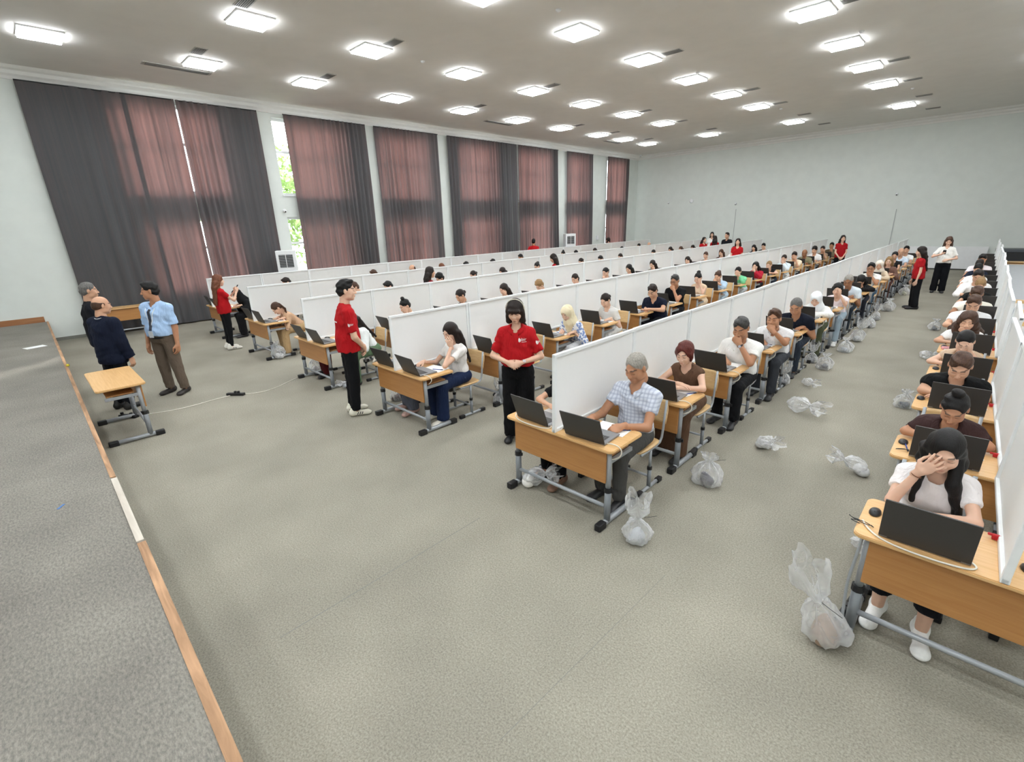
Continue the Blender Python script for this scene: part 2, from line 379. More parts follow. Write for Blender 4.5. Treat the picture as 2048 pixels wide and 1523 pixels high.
# ------------------------------------------------------------------ curtains
def curtain(name, y0, y1, label, folds=1., seed=0, amp=.06, x=XW+.16, tops=.0, zb=.04, narrow=0.):
    rnd = random.Random(seed); n = int((y1-y0)*46); rows = 22
    ph = rnd.random()*6; fr = 2*PI/(.17/folds)
    verts = []; faces = []
    for j in range(rows+1):
        v = j/rows; z = (ZC-.27)*(1-v)+zb*v
        for i in range(n+1):
            u = i/n; y = y0+(y1-y0)*u
            wv = math.sin(fr*y+ph+1.3*math.sin(1.7*y+seed)+.5*math.sin(3.1*z*.3+y*2))*(.55+.45*math.sin(y*2.3+seed*1.7))
            wv += .4*math.sin(fr*.41*y+seed+.25*z)
            big = math.sin(1.15*y+seed*2.1)*.35
            a = amp*(.7+.5*v)
            yy = y+.02*math.sin(fr*y*.5+z)*v + narrow*(u-.5)*math.sin(PI*v)*-1
            verts.append((x+a*(wv+big), yy, z))
    for j in range(rows):
        for i in range(n):
            q = j*(n+1)+i; faces.append((q, q+1, q+n+2, q+n+1))
    me = bpy.data.meshes.new(name); me.from_pydata(verts, [], faces); me.materials.append(M_CURT)
    me.polygons.foreach_set('use_smooth', [True]*len(me.polygons))
    root = empty('curtain', (0, 0, 0)); tag(root, label, 'curtain', 'floor-length grey curtains')
    root.location = (x, (y0+y1)/2, 0)
    inst('drape', me, root, (-x, -(y0+y1)/2, 0))
    MB().tube([(.0, y0-(y0+y1)/2, ZC-.285), (.0, y1-(y0+y1)/2, ZC-.285)], .014).build('curtain_rail', M_BLACK, root)
curtain('drape', -1.85, .12, 'dark flat grey curtain nearest the stage', .55, 1, .03)
curtain('drape', .0, 1.13, 'grey curtain glowing reddish, left half of the first window', 1., 2, .045, XW+.2)
curtain('drape', 1.17, 3.18, 'grey curtain glowing reddish, right half of the first window', 1., 3, .05)
curtain('drape', 3.92, 6.66, 'reddish backlit curtain right of the uncovered strip of window', 1.1, 4, .05)
curtain('drape', 6.99, 9.74, 'reddish backlit curtain over the third window', 1.1, 5, .055)
curtain('drape', 10.2, 14.15, 'wide reddish curtain over the fourth window with grey right side', 1.1, 6, .06)
curtain('drape', 14.2, 17.1, 'reddish curtain over the fifth window beside the far air conditioner', 1.1, 7, .06)
curtain('drape', 17.8, 20.05, 'narrow reddish curtain, second from the far corner', 1.1, 8, .06)
curtain('drape', 21.45, 23.6, 'narrow reddish curtain nearest the far corner', 1.1, 9, .06)

# ------------------------------------------------------------------ outside: a tree beyond the uncovered window
def outside_tree(y, x, h, seed, label):
    rnd = random.Random(seed); root = empty('tree', (x, y, 0)); tag(root, label, 'tree', 'trees outside the windows')
    MB().tube([(0, 0, 0), (.1, 0, h*.4), (0, .1, h*.8)], .1, 8, True, [.14, .11, .05]).build('trunk', plain('bark', '#6b5a48', .9), root)
    m = MB()
    for i in range(2200):
        p = Vector((rnd.gauss(0, 1), rnd.gauss(0, 1.), rnd.gauss(0, .8))); p = p*(.8)+Vector((0, 0, h*.62+rnd.uniform(-1, 1.2)))
        a = Vector((rnd.uniform(-1, 1), rnd.uniform(-1, 1), rnd.uniform(-1, 1))).normalized(); b = a.orthogonal().normalized()
        s = rnd.uniform(.06, .12)
        m.bm.faces.new([m.bm.verts.new(v) for v in (p-a*s*1.6, p+b*s*.6, p+a*s*1.6, p-b*s*.6)])
    o = m.build('foliage', plain('leaf_green', '#7d9854', .6, 0, .3, 6), root); tag(o, kind='stuff')
outside_tree(4.4, -17.6, 5.2, 1, 'leafy green tree outside the uncovered strip of window')
outside_tree(7.5, -19.0, 6.0, 2, 'second leafy tree outside, behind the third curtain')
gr = boxo('ground_outside', -60, XW-.35, -30, 50, -.6, -.5, plain('pale_paving', '#7b7a72', .9)); tag(gr, 'pale paving outside the windows', None, None, 'structure')
# ------------------------------------------------------------------ desks, partitions, chairs
DT = .72; PH = .686; PL = 1.25; NR = 17
COLS = {0: (2.70, .05), 1: (0., .0), 2: (-2.68, .15), 3: (-5.27, .17), 4: (-7.98, .25), 5: (-11.0, .3)}
CNAME = {0: 'rightmost column', 1: 'second column from the right', 2: 'third column from the right', 3: 'middle column', 4: 'second column from the curtains', 5: 'column nearest the curtains'}
CNAME = {0: 'column at the right edge', 1: 'second column from the right', 2: 'third column from the right', 3: 'third column from the curtains', 4: 'second column from the curtains', 5: 'column nearest the curtains'}

D = {}
def top_mesh(w, d):
    m = MB(); r = .045; pts = []
    for cx, cy, a0 in ((w/2-r, r, -PI/2), (w/2-r, d-r, 0), (-w/2+r, d-r, PI/2), (-w/2+r, r, PI)):
        for q in range(5): a = a0+PI/2*q/4; pts.append((cx+r*math.cos(a), cy+r*math.sin(a)))
    lo = [m.bm.verts.new((x, y, -.024)) for x, y in pts]; hi = [m.bm.verts.new((x, y, 0)) for x, y in pts]
    m.bm.faces.new(hi); m.bm.faces.new(lo[::-1])
    for i in range(len(pts)): m.bm.faces.new((lo[i], lo[(i+1) % len(pts)], hi[(i+1) % len(pts)], hi[i]))
    es = [e for e in m.bm.edges if e.verts[0].co.z == e.verts[1].co.z]
    bmesh.ops.bevel(m.bm, geom=es, offset=.005, segments=2, affect='EDGES')
    return m.mesh('tabletop', M_TOP)
D['tabletop'] = top_mesh(1.16, .485)
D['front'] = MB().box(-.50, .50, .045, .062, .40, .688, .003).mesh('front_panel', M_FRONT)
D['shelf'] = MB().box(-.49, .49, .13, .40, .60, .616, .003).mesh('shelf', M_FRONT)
D['post'] = MB().tube([(0, 0, .30), (0, 0, .695)], .0225, 10).mesh('leg_post', M_STEEL, True)
D['low'] = MB().tube([(0, 0, .04), (0, 0, .33)], .028, 10).mesh('leg_sleeve', M_STEELD, True)
D['collar'] = MB().tube([(0, 0, .31), (0, 0, .35)], .033, 10).box(.02, .05, -.008, .008, .315, .345).mesh('collar', M_BLACK)
D['foot'] = MB().tube([(0, -.05, .035), (0, .42, .035)], .026, 8).mesh('foot_bar', M_STEEL, True)
D['cap'] = MB().box(-.03, .03, -.05, .05, 0, .062, .012).mesh('foot_cap', M_BLACK)
D['rail'] = MB().box(-.014, .014, .02, .36, -.018, .018, .004).mesh('side_rail', M_STEEL)
D['bar'] = MB().tube([(-.49, .085, .165), (.49, .085, .165)], .017, 8).mesh('stretcher', M_STEEL, True)
def desk(x, y, label, group='double school desks with grey adjustable legs', rz=0., name='school_desk'):
    r = empty(name, (x, y, 0), rz); tag(r, label, 'desk', group)
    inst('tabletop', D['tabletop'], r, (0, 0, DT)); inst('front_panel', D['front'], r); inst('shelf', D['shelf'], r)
    for s in (-1, 1):
        inst('leg', D['post'], r, (s*.505, .085, 0)); inst('leg_sleeve', D['low'], r, (s*.505, .085, 0)); inst('collar', D['collar'], r, (s*.505, .085, 0))
        inst('foot_bar', D['foot'], r, (s*.505, .02, 0))
        for yy in (-.03, .44): inst('foot_cap', D['cap'], r, (s*.505, .02+yy, 0))
        inst('side_rail', D['rail'], r, (s*.505, .06, .58))
    inst('stretcher', D['bar'], r)
    return r
Cm = {}
def seat_mesh():
    m = MB(); n = 8; rows = []
    for j in range(n+1):
        v = j/n*2-1
        row = []
        for i in range(n+1):
            u = i/n*2-1
            k = 1-.12*abs(u*v)**3
            row.append((u*.19*k, v*.19*k, -.012*(1-u*u)*(1-v*v)-.02*max(0, -v-.6)))
        rows.append(row)
    for dz in (0, -.014):
        vv = [[m.bm.verts.new((p[0], p[1], p[2]+dz)) for p in r] for r in rows]
        for j in range(n):
            for i in range(n): m.bm.faces.new((vv[j][i], vv[j][i+1], vv[j+1][i+1], vv[j+1][i]))
        if dz == 0: A = vv
    B = vv; bd = [(0, i) for i in range(n)]+[(i, n) for i in range(n)]+[(n, n-i) for i in range(n)]+[(n-i, 0) for i in range(n)]
    for q in range(len(bd)):
        a, b = bd[q], bd[(q+1) % len(bd)]
        m.bm.faces.new((A[a[0]][a[1]], B[a[0]][a[1]], B[b[0]][b[1]], A[b[0]][b[1]]))
    return m.mesh('seat', M_PLY, True)
def back_mesh():
    m = MB(); n = 8; L = []
    for dy in (0, .013):
        g = []
        for j in range(n+1):
            v = j/n
            hw = .195*(1-.10*max(0, v-.6)/.4-.25*max(0, v-.85)/.15*.6)
            g.append([m.bm.verts.new(((i/n*2-1)*hw, dy+.025*(1-(i/n*2-1)**2)+.05*v, v*.21)) for i in range(n+1)])
        for j in range(n):
            for i in range(n): m.bm.faces.new((g[j][i], g[j][i+1], g[j+1][i+1], g[j+1][i]))
        L.append(g)
    A, B = L; bd = [(0, i) for i in range(n)]+[(i, n) for i in range(n)]+[(n, n-i) for i in range(n)]+[(n-i, 0) for i in range(n)]
    for q in range(len(bd)):
        a, b = bd[q], bd[(q+1) % len(bd)]
        m.bm.faces.new((A[a[0]][a[1]], B[a[0]][a[1]], B[b[0]][b[1]], A[b[0]][b[1]]))
    return m.mesh('backrest', M_PLY, True)
Cm['seat'] = seat_mesh(); Cm['back'] = back_mesh()
Cm['side'] = MB().tube([(0, -.17, .415), (0, .10, .415), (0, .17, .43), (0, .20, .47), (0, .215, .55), (0, .25, .82)], .012, 8).mesh('side_tube', M_STEEL, True)
Cm['post'] = MB().tube([(0, 0, .21), (0, 0, .415)], .014, 8).mesh('leg', M_STEEL, True)
Cm['low'] = MB().tube([(0, 0, .03), (0, 0, .23)], .019, 8).mesh('leg_sleeve', M_STEELD, True)
Cm['collar'] = MB().tube([(0, 0, .21), (0, 0, .24)], .023, 8).mesh('collar', M_BLACK)
Cm['foot'] = MB().tube([(0, -.17, .026), (0, .19, .026)], .017, 8).mesh('foot_bar', M_STEEL, True)
Cm['cap'] = MB().box(-.022, .022, -.04, .04, 0, .046, .008).mesh('foot_cap', M_BLACK)
Cm['bar'] = MB().tube([(-.17, 0, .14), (.17, 0, .14)], .012, 8).mesh('stretcher', M_STEEL, True)
def chair(x, y, label, rz=0.):
    r = empty('school_chair', (x, y, 0), rz); tag(r, label, 'chair', 'beech plywood school chairs')
    inst('seat', Cm['seat'], r, (0, 0, .445)); inst('backrest', Cm['back'], r, (0, .215, .60))
    for s in (-1, 1):
        inst('side_tube', Cm['side'], r, (s*.175, 0, 0)); inst('leg', Cm['post'], r, (s*.175, 0, 0)); inst('leg_sleeve', Cm['low'], r, (s*.175, 0, 0))
        inst('collar', Cm['collar'], r, (s*.175, 0, 0)); inst('foot_bar', Cm['foot'], r, (s*.175, 0, 0))
        for yy in (-.17, .19): inst('foot_cap', Cm['cap'], r, (s*.175, yy, 0))
    inst('stretcher', Cm['bar'], r)
    return r
# partition panel
Pm = {}
def film_mesh():
    m = MB(); n, k = 12, 6; g = []
    for j in range(k+1):
        g.append([m.bm.verts.new((.006*math.sin(i*1.7+j*2.1)*math.sin(PI*i/n)*math.sin(PI*j/k), .03+(PL-.06)*i/n, .025+(PH-.05)*j/k)) for i in range(n+1)])
    for j in range(k):
        for i in range(n): m.bm.faces.new((g[j][i], g[j][i+1], g[j+1][i+1], g[j+1][i]))
    return m.mesh('film', M_FILM, True)
Pm['film'] = film_mesh()
Pm['top'] = MB().box(-.016, .016, .0, PL, PH-.03, PH, .004).mesh('top_rail', M_FRAME)
Pm['bot'] = MB().box(-.018, .018, .0, PL, 0, .03, .005).mesh('bottom_rail', M_FRAME)
Pm['post'] = MB().box(-.0165, .0165, 0, .03, 0, PH-.002, .005).mesh('post', M_FRAME)
Pm['clip'] = MB().box(-.022, .02, -.013, .013, 0, .03, .008).box(-.04, -.012, -.008, .008, .018, .03, .005).mesh('clip', M_RED)
rndp = random.Random(5)
def panel(c, n, x, y, tilt=0., rz=0., clip=False):
    r = empty('partition_panel', (x, y, DT)); r.rotation_euler = (0, tilt, rz)
    tag(r, 'white film partition panel, %s from the stage in the %s' % (ORD[n], CNAME[c]), 'partition', 'white framed desk partitions')
    inst('film', Pm['film'], r); inst('top_rail', Pm['top'], r); inst('bottom_rail', Pm['bot'], r)
    inst('post', Pm['post'], r); inst('post', Pm['post'], r, (0, PL-.032, 0))
    if clip: inst('clip', Pm['clip'], r, (-.02, .42, 0)); 
for c, (cx, cy) in COLS.items():
    for n in range(1, NR+1):
        y = cy+(n-1)*PL
        desk(cx, y, 'light wood double desk, %s from the stage in the %s' % (ORD[n], CNAME[c]))
        if c == 0:
            panel(c, n, cx+.02-.011*y+rndp.uniform(-.012, .012), y, rndp.uniform(-.01, .04), .011+rndp.uniform(-.02, .02), True)
        else:
            panel(c, n, cx+rndp.uniform(-.008, .008)*(n > 1), y, rndp.uniform(-.012, .012), rndp.uniform(-.006, .006))
# laptops
Lm = {}
Lm['base'] = MB().box(-.188, .188, 0, .245, .002, .018, .004).mesh('laptop_base', M_DECK)
m = MB()
for j in range(5):
    for i in range(13): m.box(-.155+i*.024, -.135+i*.024, .028+j*.022, .046+j*.022, .018, .0205)
Lm['keys'] = m.mesh('keyboard', M_KEYS)
Lm['pad'] = MB().box(-.055, .055, .155, .222, .0175, .0188).mesh('touchpad', plain('touchpad_grey', '#7c7d7f', .35))
Lm['lid'] = MB().box(-.188, .188, -.009, .0, 0, .248, .003).mesh('lid', M_LAPTOP)
M_SCREEN = emis('screen_glow', '#c9d6e2', .5)
Lm['screen'] = MB().box(-.178, .178, -.0002, .0012, .015, .235).mesh('screen', M_SCREEN)
Lm['hinge'] = MB().tube([(-.15, 0, 0), (.15, 0, 0)], .008, 8).mesh('hinge', M_BLACK)
def laptop(x, y, z, label, rz=0., ang=22, full=True):
    r = empty('laptop', (x, y, z), rz); tag(r, label, 'laptop', 'dark grey laptops on the desks')
    inst('keyboard_deck', Lm['base'], r)
    if full: inst('keyboard', Lm['keys'], r); inst('touchpad', Lm['pad'], r); inst('hinge', Lm['hinge'], r, (0, .002, .014))
    l = inst('lid', Lm['lid'], r, (0, .004, .014), (math.radians(ang), 0, 0)); inst('screen', Lm['screen'], l)
    return r
mouse_me = None
def make_mouse():
    m = MB(); n = 12; g = []
    for j in range(7):
        ph = PI/2*j/6
        g.append([m.bm.verts.new((.031*math.cos(2*PI*i/n)*math.cos(ph)**.7, .052*math.sin(2*PI*i/n)*math.cos(ph)**.7, (.028)*math.sin(ph)*(1-.15*math.sin(2*PI*i/n)))) for i in range(n)] if j < 6 else None)
    for j in range(5):
        for i in range(n): m.bm.faces.new((g[j][i], g[j][(i+1) % n], g[j+1][(i+1) % n], g[j+1][i]))
    m.bm.faces.new(g[5]); m.bm.faces.new(g[0][::-1])
    return m.mesh('mouse_shell', plain('mouse_black', '#202124', .3, 0, .05, 30), True)
Lm['mouse'] = make_mouse()
Lm['wheel'] = MB().tube([(-.004, -.03, .021), (.004, -.03, .021)], .009, 8).mesh('scroll_wheel', M_BLACK)
def mouse(x, y, label, rz=0.):
    r = empty('computer_mouse', (x, y, DT+.001), rz); tag(r, label, 'mouse', 'black computer mice on the desks')
    inst('shell', Lm['mouse'], r); inst('scroll_wheel', Lm['wheel'], r); return r
Lm['paper'] = MB().box(-.105, .105, -.148, .148, 0, .003).mesh('paper_sheet', M_PAPER)
def paper(x, y, label, rz=0., z=DT+.001, n='paper_sheet'):
    o = inst(n, Lm['paper'], None, (x, y, z), (0, 0, rz)); tag(o, label, 'paper', 'white paper sheets'); return o
# ------------------------------------------------------------------ soft-body mesher (signed distance field -> surface nets)
F32 = np.float32
def nrm(v): v = np.asarray(v, float); return v/(np.linalg.norm(v)+1e-9)
class SDF:
    def __init__(s): s.p = []
    def cone(s, a, b, r1, r2, k=.02, cut0=None, cut1=None, op='+'):
        """round cone; cut1 = fraction past which it is sliced flat (a hem)"""
        s.p.append(('c', np.array(a, float), np.array(b, float), r1, r2, k, cut0, cut1, op)); return s
    def ell(s, c, r, B=None, k=.03, op='+'):
        s.p.append(('e', np.array(c, float), np.array(r, float), np.eye(3) if B is None else np.array(B, float), 0, k, 0, 0, op)); return s
    def half(s, pt, n, k=.005):
        s.p.append(('h', np.array(pt, float), nrm(n), 0, 0, k, 0, 0, '&')); return s
    def xform(s, R, sc, t):
        q2 = []
        for q in s.p:
            q = list(q); q[1] = R@(q[1]*sc)+t
            if q[0] == 'c': q[2] = R@(q[2]*sc)+t; q[3] *= sc; q[4] *= sc
            elif q[0] == 'e': q[2] = q[2]*sc; q[3] = q[3]@R.T
            else: q[2] = R@q[2]
            q[5] *= sc; q2.append(tuple(q))
        s.p = q2; return s
    def bbox(s):
        lo = np.full(3, 1e9); hi = -lo
        for q in s.p:
            if q[8] != '+': continue
            if q[0] == 'c':
                R = max(q[3], q[4]); lo = np.minimum(lo, np.minimum(q[1], q[2])-R); hi = np.maximum(hi, np.maximum(q[1], q[2])+R)
            elif q[0] == 'e':
                e = np.sqrt(((q[3]*q[2][:, None])**2).sum(0)); lo = np.minimum(lo, q[1]-e); hi = np.maximum(hi, q[1]+e)
        return lo, hi
    def mesh(s, h, wrinkle=0., seed=0, wf=1.):
        lo, hi = s.bbox(); lo = lo-2.5*h-.012; hi = hi+2.5*h+.012
        n = np.ceil((hi-lo)/h).astype(int)+1
        ax = [(lo[i]+h*np.arange(n[i])).astype(F32) for i in range(3)]
        Dg = np.full(n, .2, F32)
        for q in s.p:
            k = q[5]; m = k+2.5*h+.02
            if q[0] == 'c':
                R = max(q[3], q[4])+m; l = np.minimum(q[1], q[2])-R; u = np.maximum(q[1], q[2])+R
            elif q[0] == 'e':
                e = np.sqrt(((q[3]*q[2][:, None])**2).sum(0))+m; l = q[1]-e; u = q[1]+e
            else: l, u = lo, hi
            i0 = np.clip(np.floor((l-lo)/h).astype(int), 0, n); i1 = np.clip(np.ceil((u-lo)/h).astype(int)+1, 0, n)
            if (i1 <= i0).any(): continue
            X = ax[0][i0[0]:i1[0], None, None]; Y = ax[1][None, i0[1]:i1[1], None]; Z = ax[2][None, None, i0[2]:i1[2]]
            sl = (slice(i0[0], i1[0]), slice(i0[1], i1[1]), slice(i0[2], i1[2])); V = Dg[sl]
            if q[0] == 'c':
                a, b = q[1].astype(F32), q[2].astype(F32); d = b-a; L2 = F32((d*d).sum()+1e-9)
                px, py, pz = X-a[0], Y-a[1], Z-a[2]
                t0 = (px*d[0]+py*d[1]+pz*d[2])/L2; t = np.clip(t0, 0, 1)
                dd = np.sqrt((px-d[0]*t)**2+(py-d[1]*t)**2+(pz-d[2]*t)**2)-(F32(q[3])+F32(q[4]-q[3])*t)
                L = np.sqrt(L2)
                if q[7] is not None: dd = np.maximum(dd, (t0-F32(q[7]))*L)
                if q[6] is not None: dd = np.maximum(dd, (F32(q[6])-t0)*L)
            elif q[0] == 'e':
                c = q[1]; B = q[3].astype(F32); r = q[2].astype(F32)
                px, py, pz = X-F32(c[0]), Y-F32(c[1]), Z-F32(c[2])
                a = px*B[0, 0]+py*B[0, 1]+pz*B[0, 2]; b = px*B[1, 0]+py*B[1, 1]+pz*B[1, 2]; g = px*B[2, 0]+py*B[2, 1]+pz*B[2, 2]
                k0 = np.sqrt((a/r[0])**2+(b/r[1])**2+(g/r[2])**2)+F32(1e-6)
                k1 = np.sqrt((a/r[0]**2)**2+(b/r[1]**2)**2+(g/r[2]**2)**2)+F32(1e-6)
                dd = k0*(k0-1)/k1
            else:
                dd = (X-F32(q[1][0]))*F32(q[2][0])+(Y-F32(q[1][1]))*F32(q[2][1])+(Z-F32(q[1][2]))*F32(q[2][2])
            dd = dd.astype(F32)
            if q[8] == '+':
                hh = np.clip(.5+.5*(dd-V)/k, 0, 1) if k > 0 else None
                Dg[sl] = (dd*(1-hh)+V*hh-k*hh*(1-hh)) if k > 0 else np.minimum(V, dd)
            elif q[8] == '-':
                nd = -dd; hh = np.clip(.5-.5*(nd-V)/k, 0, 1); Dg[sl] = nd*(1-hh)+V*hh+k*hh*(1-hh)
            else:
                hh = np.clip(.5-.5*(dd-V)/k, 0, 1); Dg[sl] = dd*(1-hh)+V*hh+k*hh*(1-hh)
        if wrinkle:
            X = ax[0][:, None, None]; Y = ax[1][None, :, None]; Z = ax[2][None, None, :]
            o = seed*1.7
            Dg += F32(wrinkle)*(np.sin(34*wf*Z+9*X+6*np.sin(11*Y+o)+o)*np.sin(13*wf*X+17*Y+o*2)+.7*np.sin(27*wf*(X+.6*Z)+8*np.sin(9*Z+o)+o)*np.sin(21*wf*Y-6*Z)).astype(F32)
        return surfnet(Dg, lo, h)
def surfnet(Dg, lo, h):
    S = Dg < 0
    c = [S[i:S.shape[0]-1+i, j:S.shape[1]-1+j, k:S.shape[2]-1+k] for i in (0, 1) for j in (0, 1) for k in (0, 1)]
    al = c[0].copy(); an = c[0].copy()
    for q in c[1:]: al &= q; an |= q
    act = an & ~al
    I = np.argwhere(act)
    if len(I) == 0: return np.zeros((0, 3)), np.zeros((0, 4), int)
    idm = np.full(act.shape, -1, np.int64); idm[act] = np.arange(len(I))
    off = np.array([(i, j, k) for i in (0, 1) for j in (0, 1) for k in (0, 1)])
    V = np.stack([Dg[I[:, 0]+o[0], I[:, 1]+o[1], I[:, 2]+o[2]] for o in off], 1)
    P = np.zeros((len(I), 3)); cnt = np.zeros(len(I))
    for a in range(8):
        for b in range(a+1, 8):
            if np.abs(off[a]-off[b]).sum() != 1: continue
            va, vb = V[:, a], V[:, b]; mk = (va < 0) != (vb < 0)
            t = np.where(mk, va/(va-vb+1e-12), 0)
            P += mk[:, None]*(off[a]+t[:, None]*(off[b]-off[a])); cnt += mk
    P = lo+h*(I+P/np.maximum(cnt, 1)[:, None])
    Q = []
    for axis in range(3):
        sl0 = [slice(None)]*3; sl1 = [slice(None)]*3; sl0[axis] = slice(0, -1); sl1[axis] = slice(1, None)
        e = S[tuple(sl0)] != S[tuple(sl1)]
        E = np.argwhere(e); u, v = (axis+1) % 3, (axis+2) % 3
        E = E[(E[:, u] > 0) & (E[:, v] > 0) & (E[:, u] < S.shape[u]-1) & (E[:, v] < S.shape[v]-1)]
        du = np.zeros(3, int); dv = np.zeros(3, int); du[u] = 1; dv[v] = 1
        q = np.stack([idm[tuple((E-du-dv).T)], idm[tuple((E-dv).T)], idm[tuple(E.T)], idm[tuple((E-du).T)]], 1)
        ins = S[tuple(E.T)]
        q[~ins] = q[~ins][:, ::-1]
        Q.append(q[(q >= 0).all(1)])
    return P, np.concatenate(Q)
def smooth_verts(V, Q, it=1, lam=.5):
    for _ in range(it):
        A = np.zeros_like(V); n = np.zeros(len(V))
        for i in range(4):
            for j in (1, 3):
                np.add.at(A, Q[:, i], V[Q[:, (i+j) % 4]]); np.add.at(n, Q[:, i], 1)
        V = V*(1-lam)+lam*A/np.maximum(n, 1)[:, None]
    return V
def tomesh(name, parts, mat=None, feats=None):
    """parts: list of (V, Q); joined into one smooth mesh"""
    V = np.concatenate([p[0] for p in parts]); o = 0; F = []
    for p in parts: F.append(p[1]+o); o += len(p[0])
    F = np.concatenate(F).astype(np.int32)
    me = bpy.data.meshes.new(name); me.vertices.add(len(V)); me.vertices.foreach_set('co', V.astype(F32).ravel())
    me.loops.add(F.size); me.loops.foreach_set('vertex_index', F.ravel())
    me.polygons.add(len(F)); me.polygons.foreach_set('loop_start', np.arange(0, F.size, 4, dtype=np.int32))
    me.polygons.foreach_set('use_smooth', np.ones(len(F), bool))
    me.update(calc_edges=True)
    if feats is not None:
        a = me.color_attributes.new('feat', 'FLOAT_COLOR', 'POINT')
        c = np.zeros((len(V), 4), F32); c[:, 3] = 1; c[:len(feats), :3] = feats
        a.data.foreach_set('color', c.ravel())
    if mat: me.materials.append(mat)
    return me
# ------------------------------------------------------------------ people: materials
def skinmat(name, col):
    m, nt, b = newmat(name); c = srgb(col)
    at = N(nt, 'Attribute'); at.attribute_name = 'feat'
    sp = N(nt, 'SeparateColor'); nt.links.new(at.outputs['Color'], sp.inputs[0])
    tc = N(nt, 'TexCoord'); nz = N(nt, 'TexNoise'); nz.inputs['Scale'].default_value = 30
    nt.links.new(tc.outputs['Object'], nz.inputs['Vector'])
    rp = N(nt, 'ValToRGB'); rp.color_ramp.elements[0].color = tuple(x*.93 for x in c)+(1,); rp.color_ramp.elements[1].color = (min(1, c[0]*1.06), c[1]*1.03, c[2], 1)
    nt.links.new(nz.outputs['Fac'], rp.inputs[0])
    prev = rp.outputs[0]
    for ch, colr in ((0, (c[0]*.72, c[1]*.42, c[2]*.42)), (1, (.028, .02, .016)), (2, (.75, .72, .7))):
        mx = N(nt, 'MixRGB'); mx.inputs['Color2'].default_value = colr+(1,)
        nt.links.new(sp.outputs[ch], mx.inputs['Fac']); nt.links.new(prev, mx.inputs['Color1']); prev = mx.outputs[0]
    nt.links.new(prev, b.inputs['Base Color'])
    b.inputs['Roughness'].default_value = .48; b.inputs['Specular IOR Level'].default_value = .4
    b.inputs['Subsurface Weight'].default_value = .08; b.inputs['Subsurface Radius'].default_value = (.02, .008, .005)
    return m
SKIN = {k: skinmat('skin_'+k, v) for k, v in dict(fair='#dcb49c', light='#cfa286', tan='#b78566', brown='#9a6c4e').items()}
def hairmat(name, c1, c2, rough=.5):
    m, nt, b = newmat(name)
    tc = N(nt, 'TexCoord'); mp = N(nt, 'Mapping'); mp.inputs['Scale'].default_value = (150, 150, 12)
    nz = N(nt, 'TexNoise'); nz.inputs['Scale'].default_value = 1.0; nz.inputs['Detail'].default_value = 4; nz.inputs['Distortion'].default_value = .8
    nt.links.new(tc.outputs['Object'], mp.inputs[0]); nt.links.new(mp.outputs[0], nz.inputs['Vector'])
    rp = N(nt, 'ValToRGB'); rp.color_ramp.elements[0].position = .32; rp.color_ramp.elements[1].position = .7
    rp.color_ramp.elements[0].color = srgb(c1)+(1,); rp.color_ramp.elements[1].color = srgb(c2)+(1,)
    nt.links.new(nz.outputs['Fac'], rp.inputs[0]); nt.links.new(rp.outputs[0], b.inputs['Base Color'])
    b.inputs['Roughness'].default_value = rough; b.inputs['Specular IOR Level'].default_value = .3
    bp = N(nt, 'Bump'); bp.inputs['Strength'].default_value = .5; bp.inputs['Distance'].default_value = .004
    nt.links.new(nz.outputs['Fac'], bp.inputs['Height']); nt.links.new(bp.outputs[0], b.inputs['Normal'])
    return m
HAIR = {k: hairmat('hair_'+k, *v) for k, v in dict(black=('#080707', '#171312'), dark=('#120c0a', '#2a1c16'), brown=('#2e1d15', '#5a3d2c'), auburn=('#3c140f', '#6e2f25'), ginger=('#4d2a1a', '#86533a'), blond=('#6f5335', '#a9875c'), grey=('#4a4846', '#7c7976'), silver=('#7d7871', '#b0aaa1'), saltpepper=('#1c1b1b', '#4c4a49'), white=('#a9a6a2', '#d6d3cf')).items()}
def clothplain(key, col):
    m, nt, b = newmat(key); c = srgb(col)
    tc = N(nt, 'TexCoord'); a = N(nt, 'TexNoise'); a.inputs['Scale'].default_value = 9; a.inputs['Detail'].default_value = 2; a.inputs['Distortion'].default_value = 1.4
    mp = N(nt, 'Mapping'); mp.inputs['Scale'].default_value = (1.6, 1.6, .7); nt.links.new(tc.outputs['Object'], mp.inputs[0]); nt.links.new(mp.outputs[0], a.inputs['Vector'])
    d = N(nt, 'TexNoise'); d.inputs['Scale'].default_value = 260; nt.links.new(tc.outputs['Object'], d.inputs['Vector'])
    rp = N(nt, 'ValToRGB'); rp.color_ramp.elements[0].color = tuple(x*.94 for x in c)+(1,); rp.color_ramp.elements[1].color = tuple(min(1, x*1.05) for x in c)+(1,)
    nt.links.new(d.outputs['Fac'], rp.inputs[0]); nt.links.new(rp.outputs[0], b.inputs['Base Color'])
    b1 = N(nt, 'Bump'); b1.inputs['Strength'].default_value = .55; b1.inputs['Distance'].default_value = .03; nt.links.new(a.outputs['Fac'], b1.inputs['Height'])
    b2 = N(nt, 'Bump'); b2.inputs['Strength'].default_value = .2; b2.inputs['Distance'].default_value = .003
    nt.links.new(d.outputs['Fac'], b2.inputs['Height']); nt.links.new(b1.outputs[0], b2.inputs['Normal']); nt.links.new(b2.outputs[0], b.inputs['Normal'])
    b.inputs['Roughness'].default_value = .82; b.inputs['Specular IOR Level'].default_value = .2
    MATS[key] = m; return m
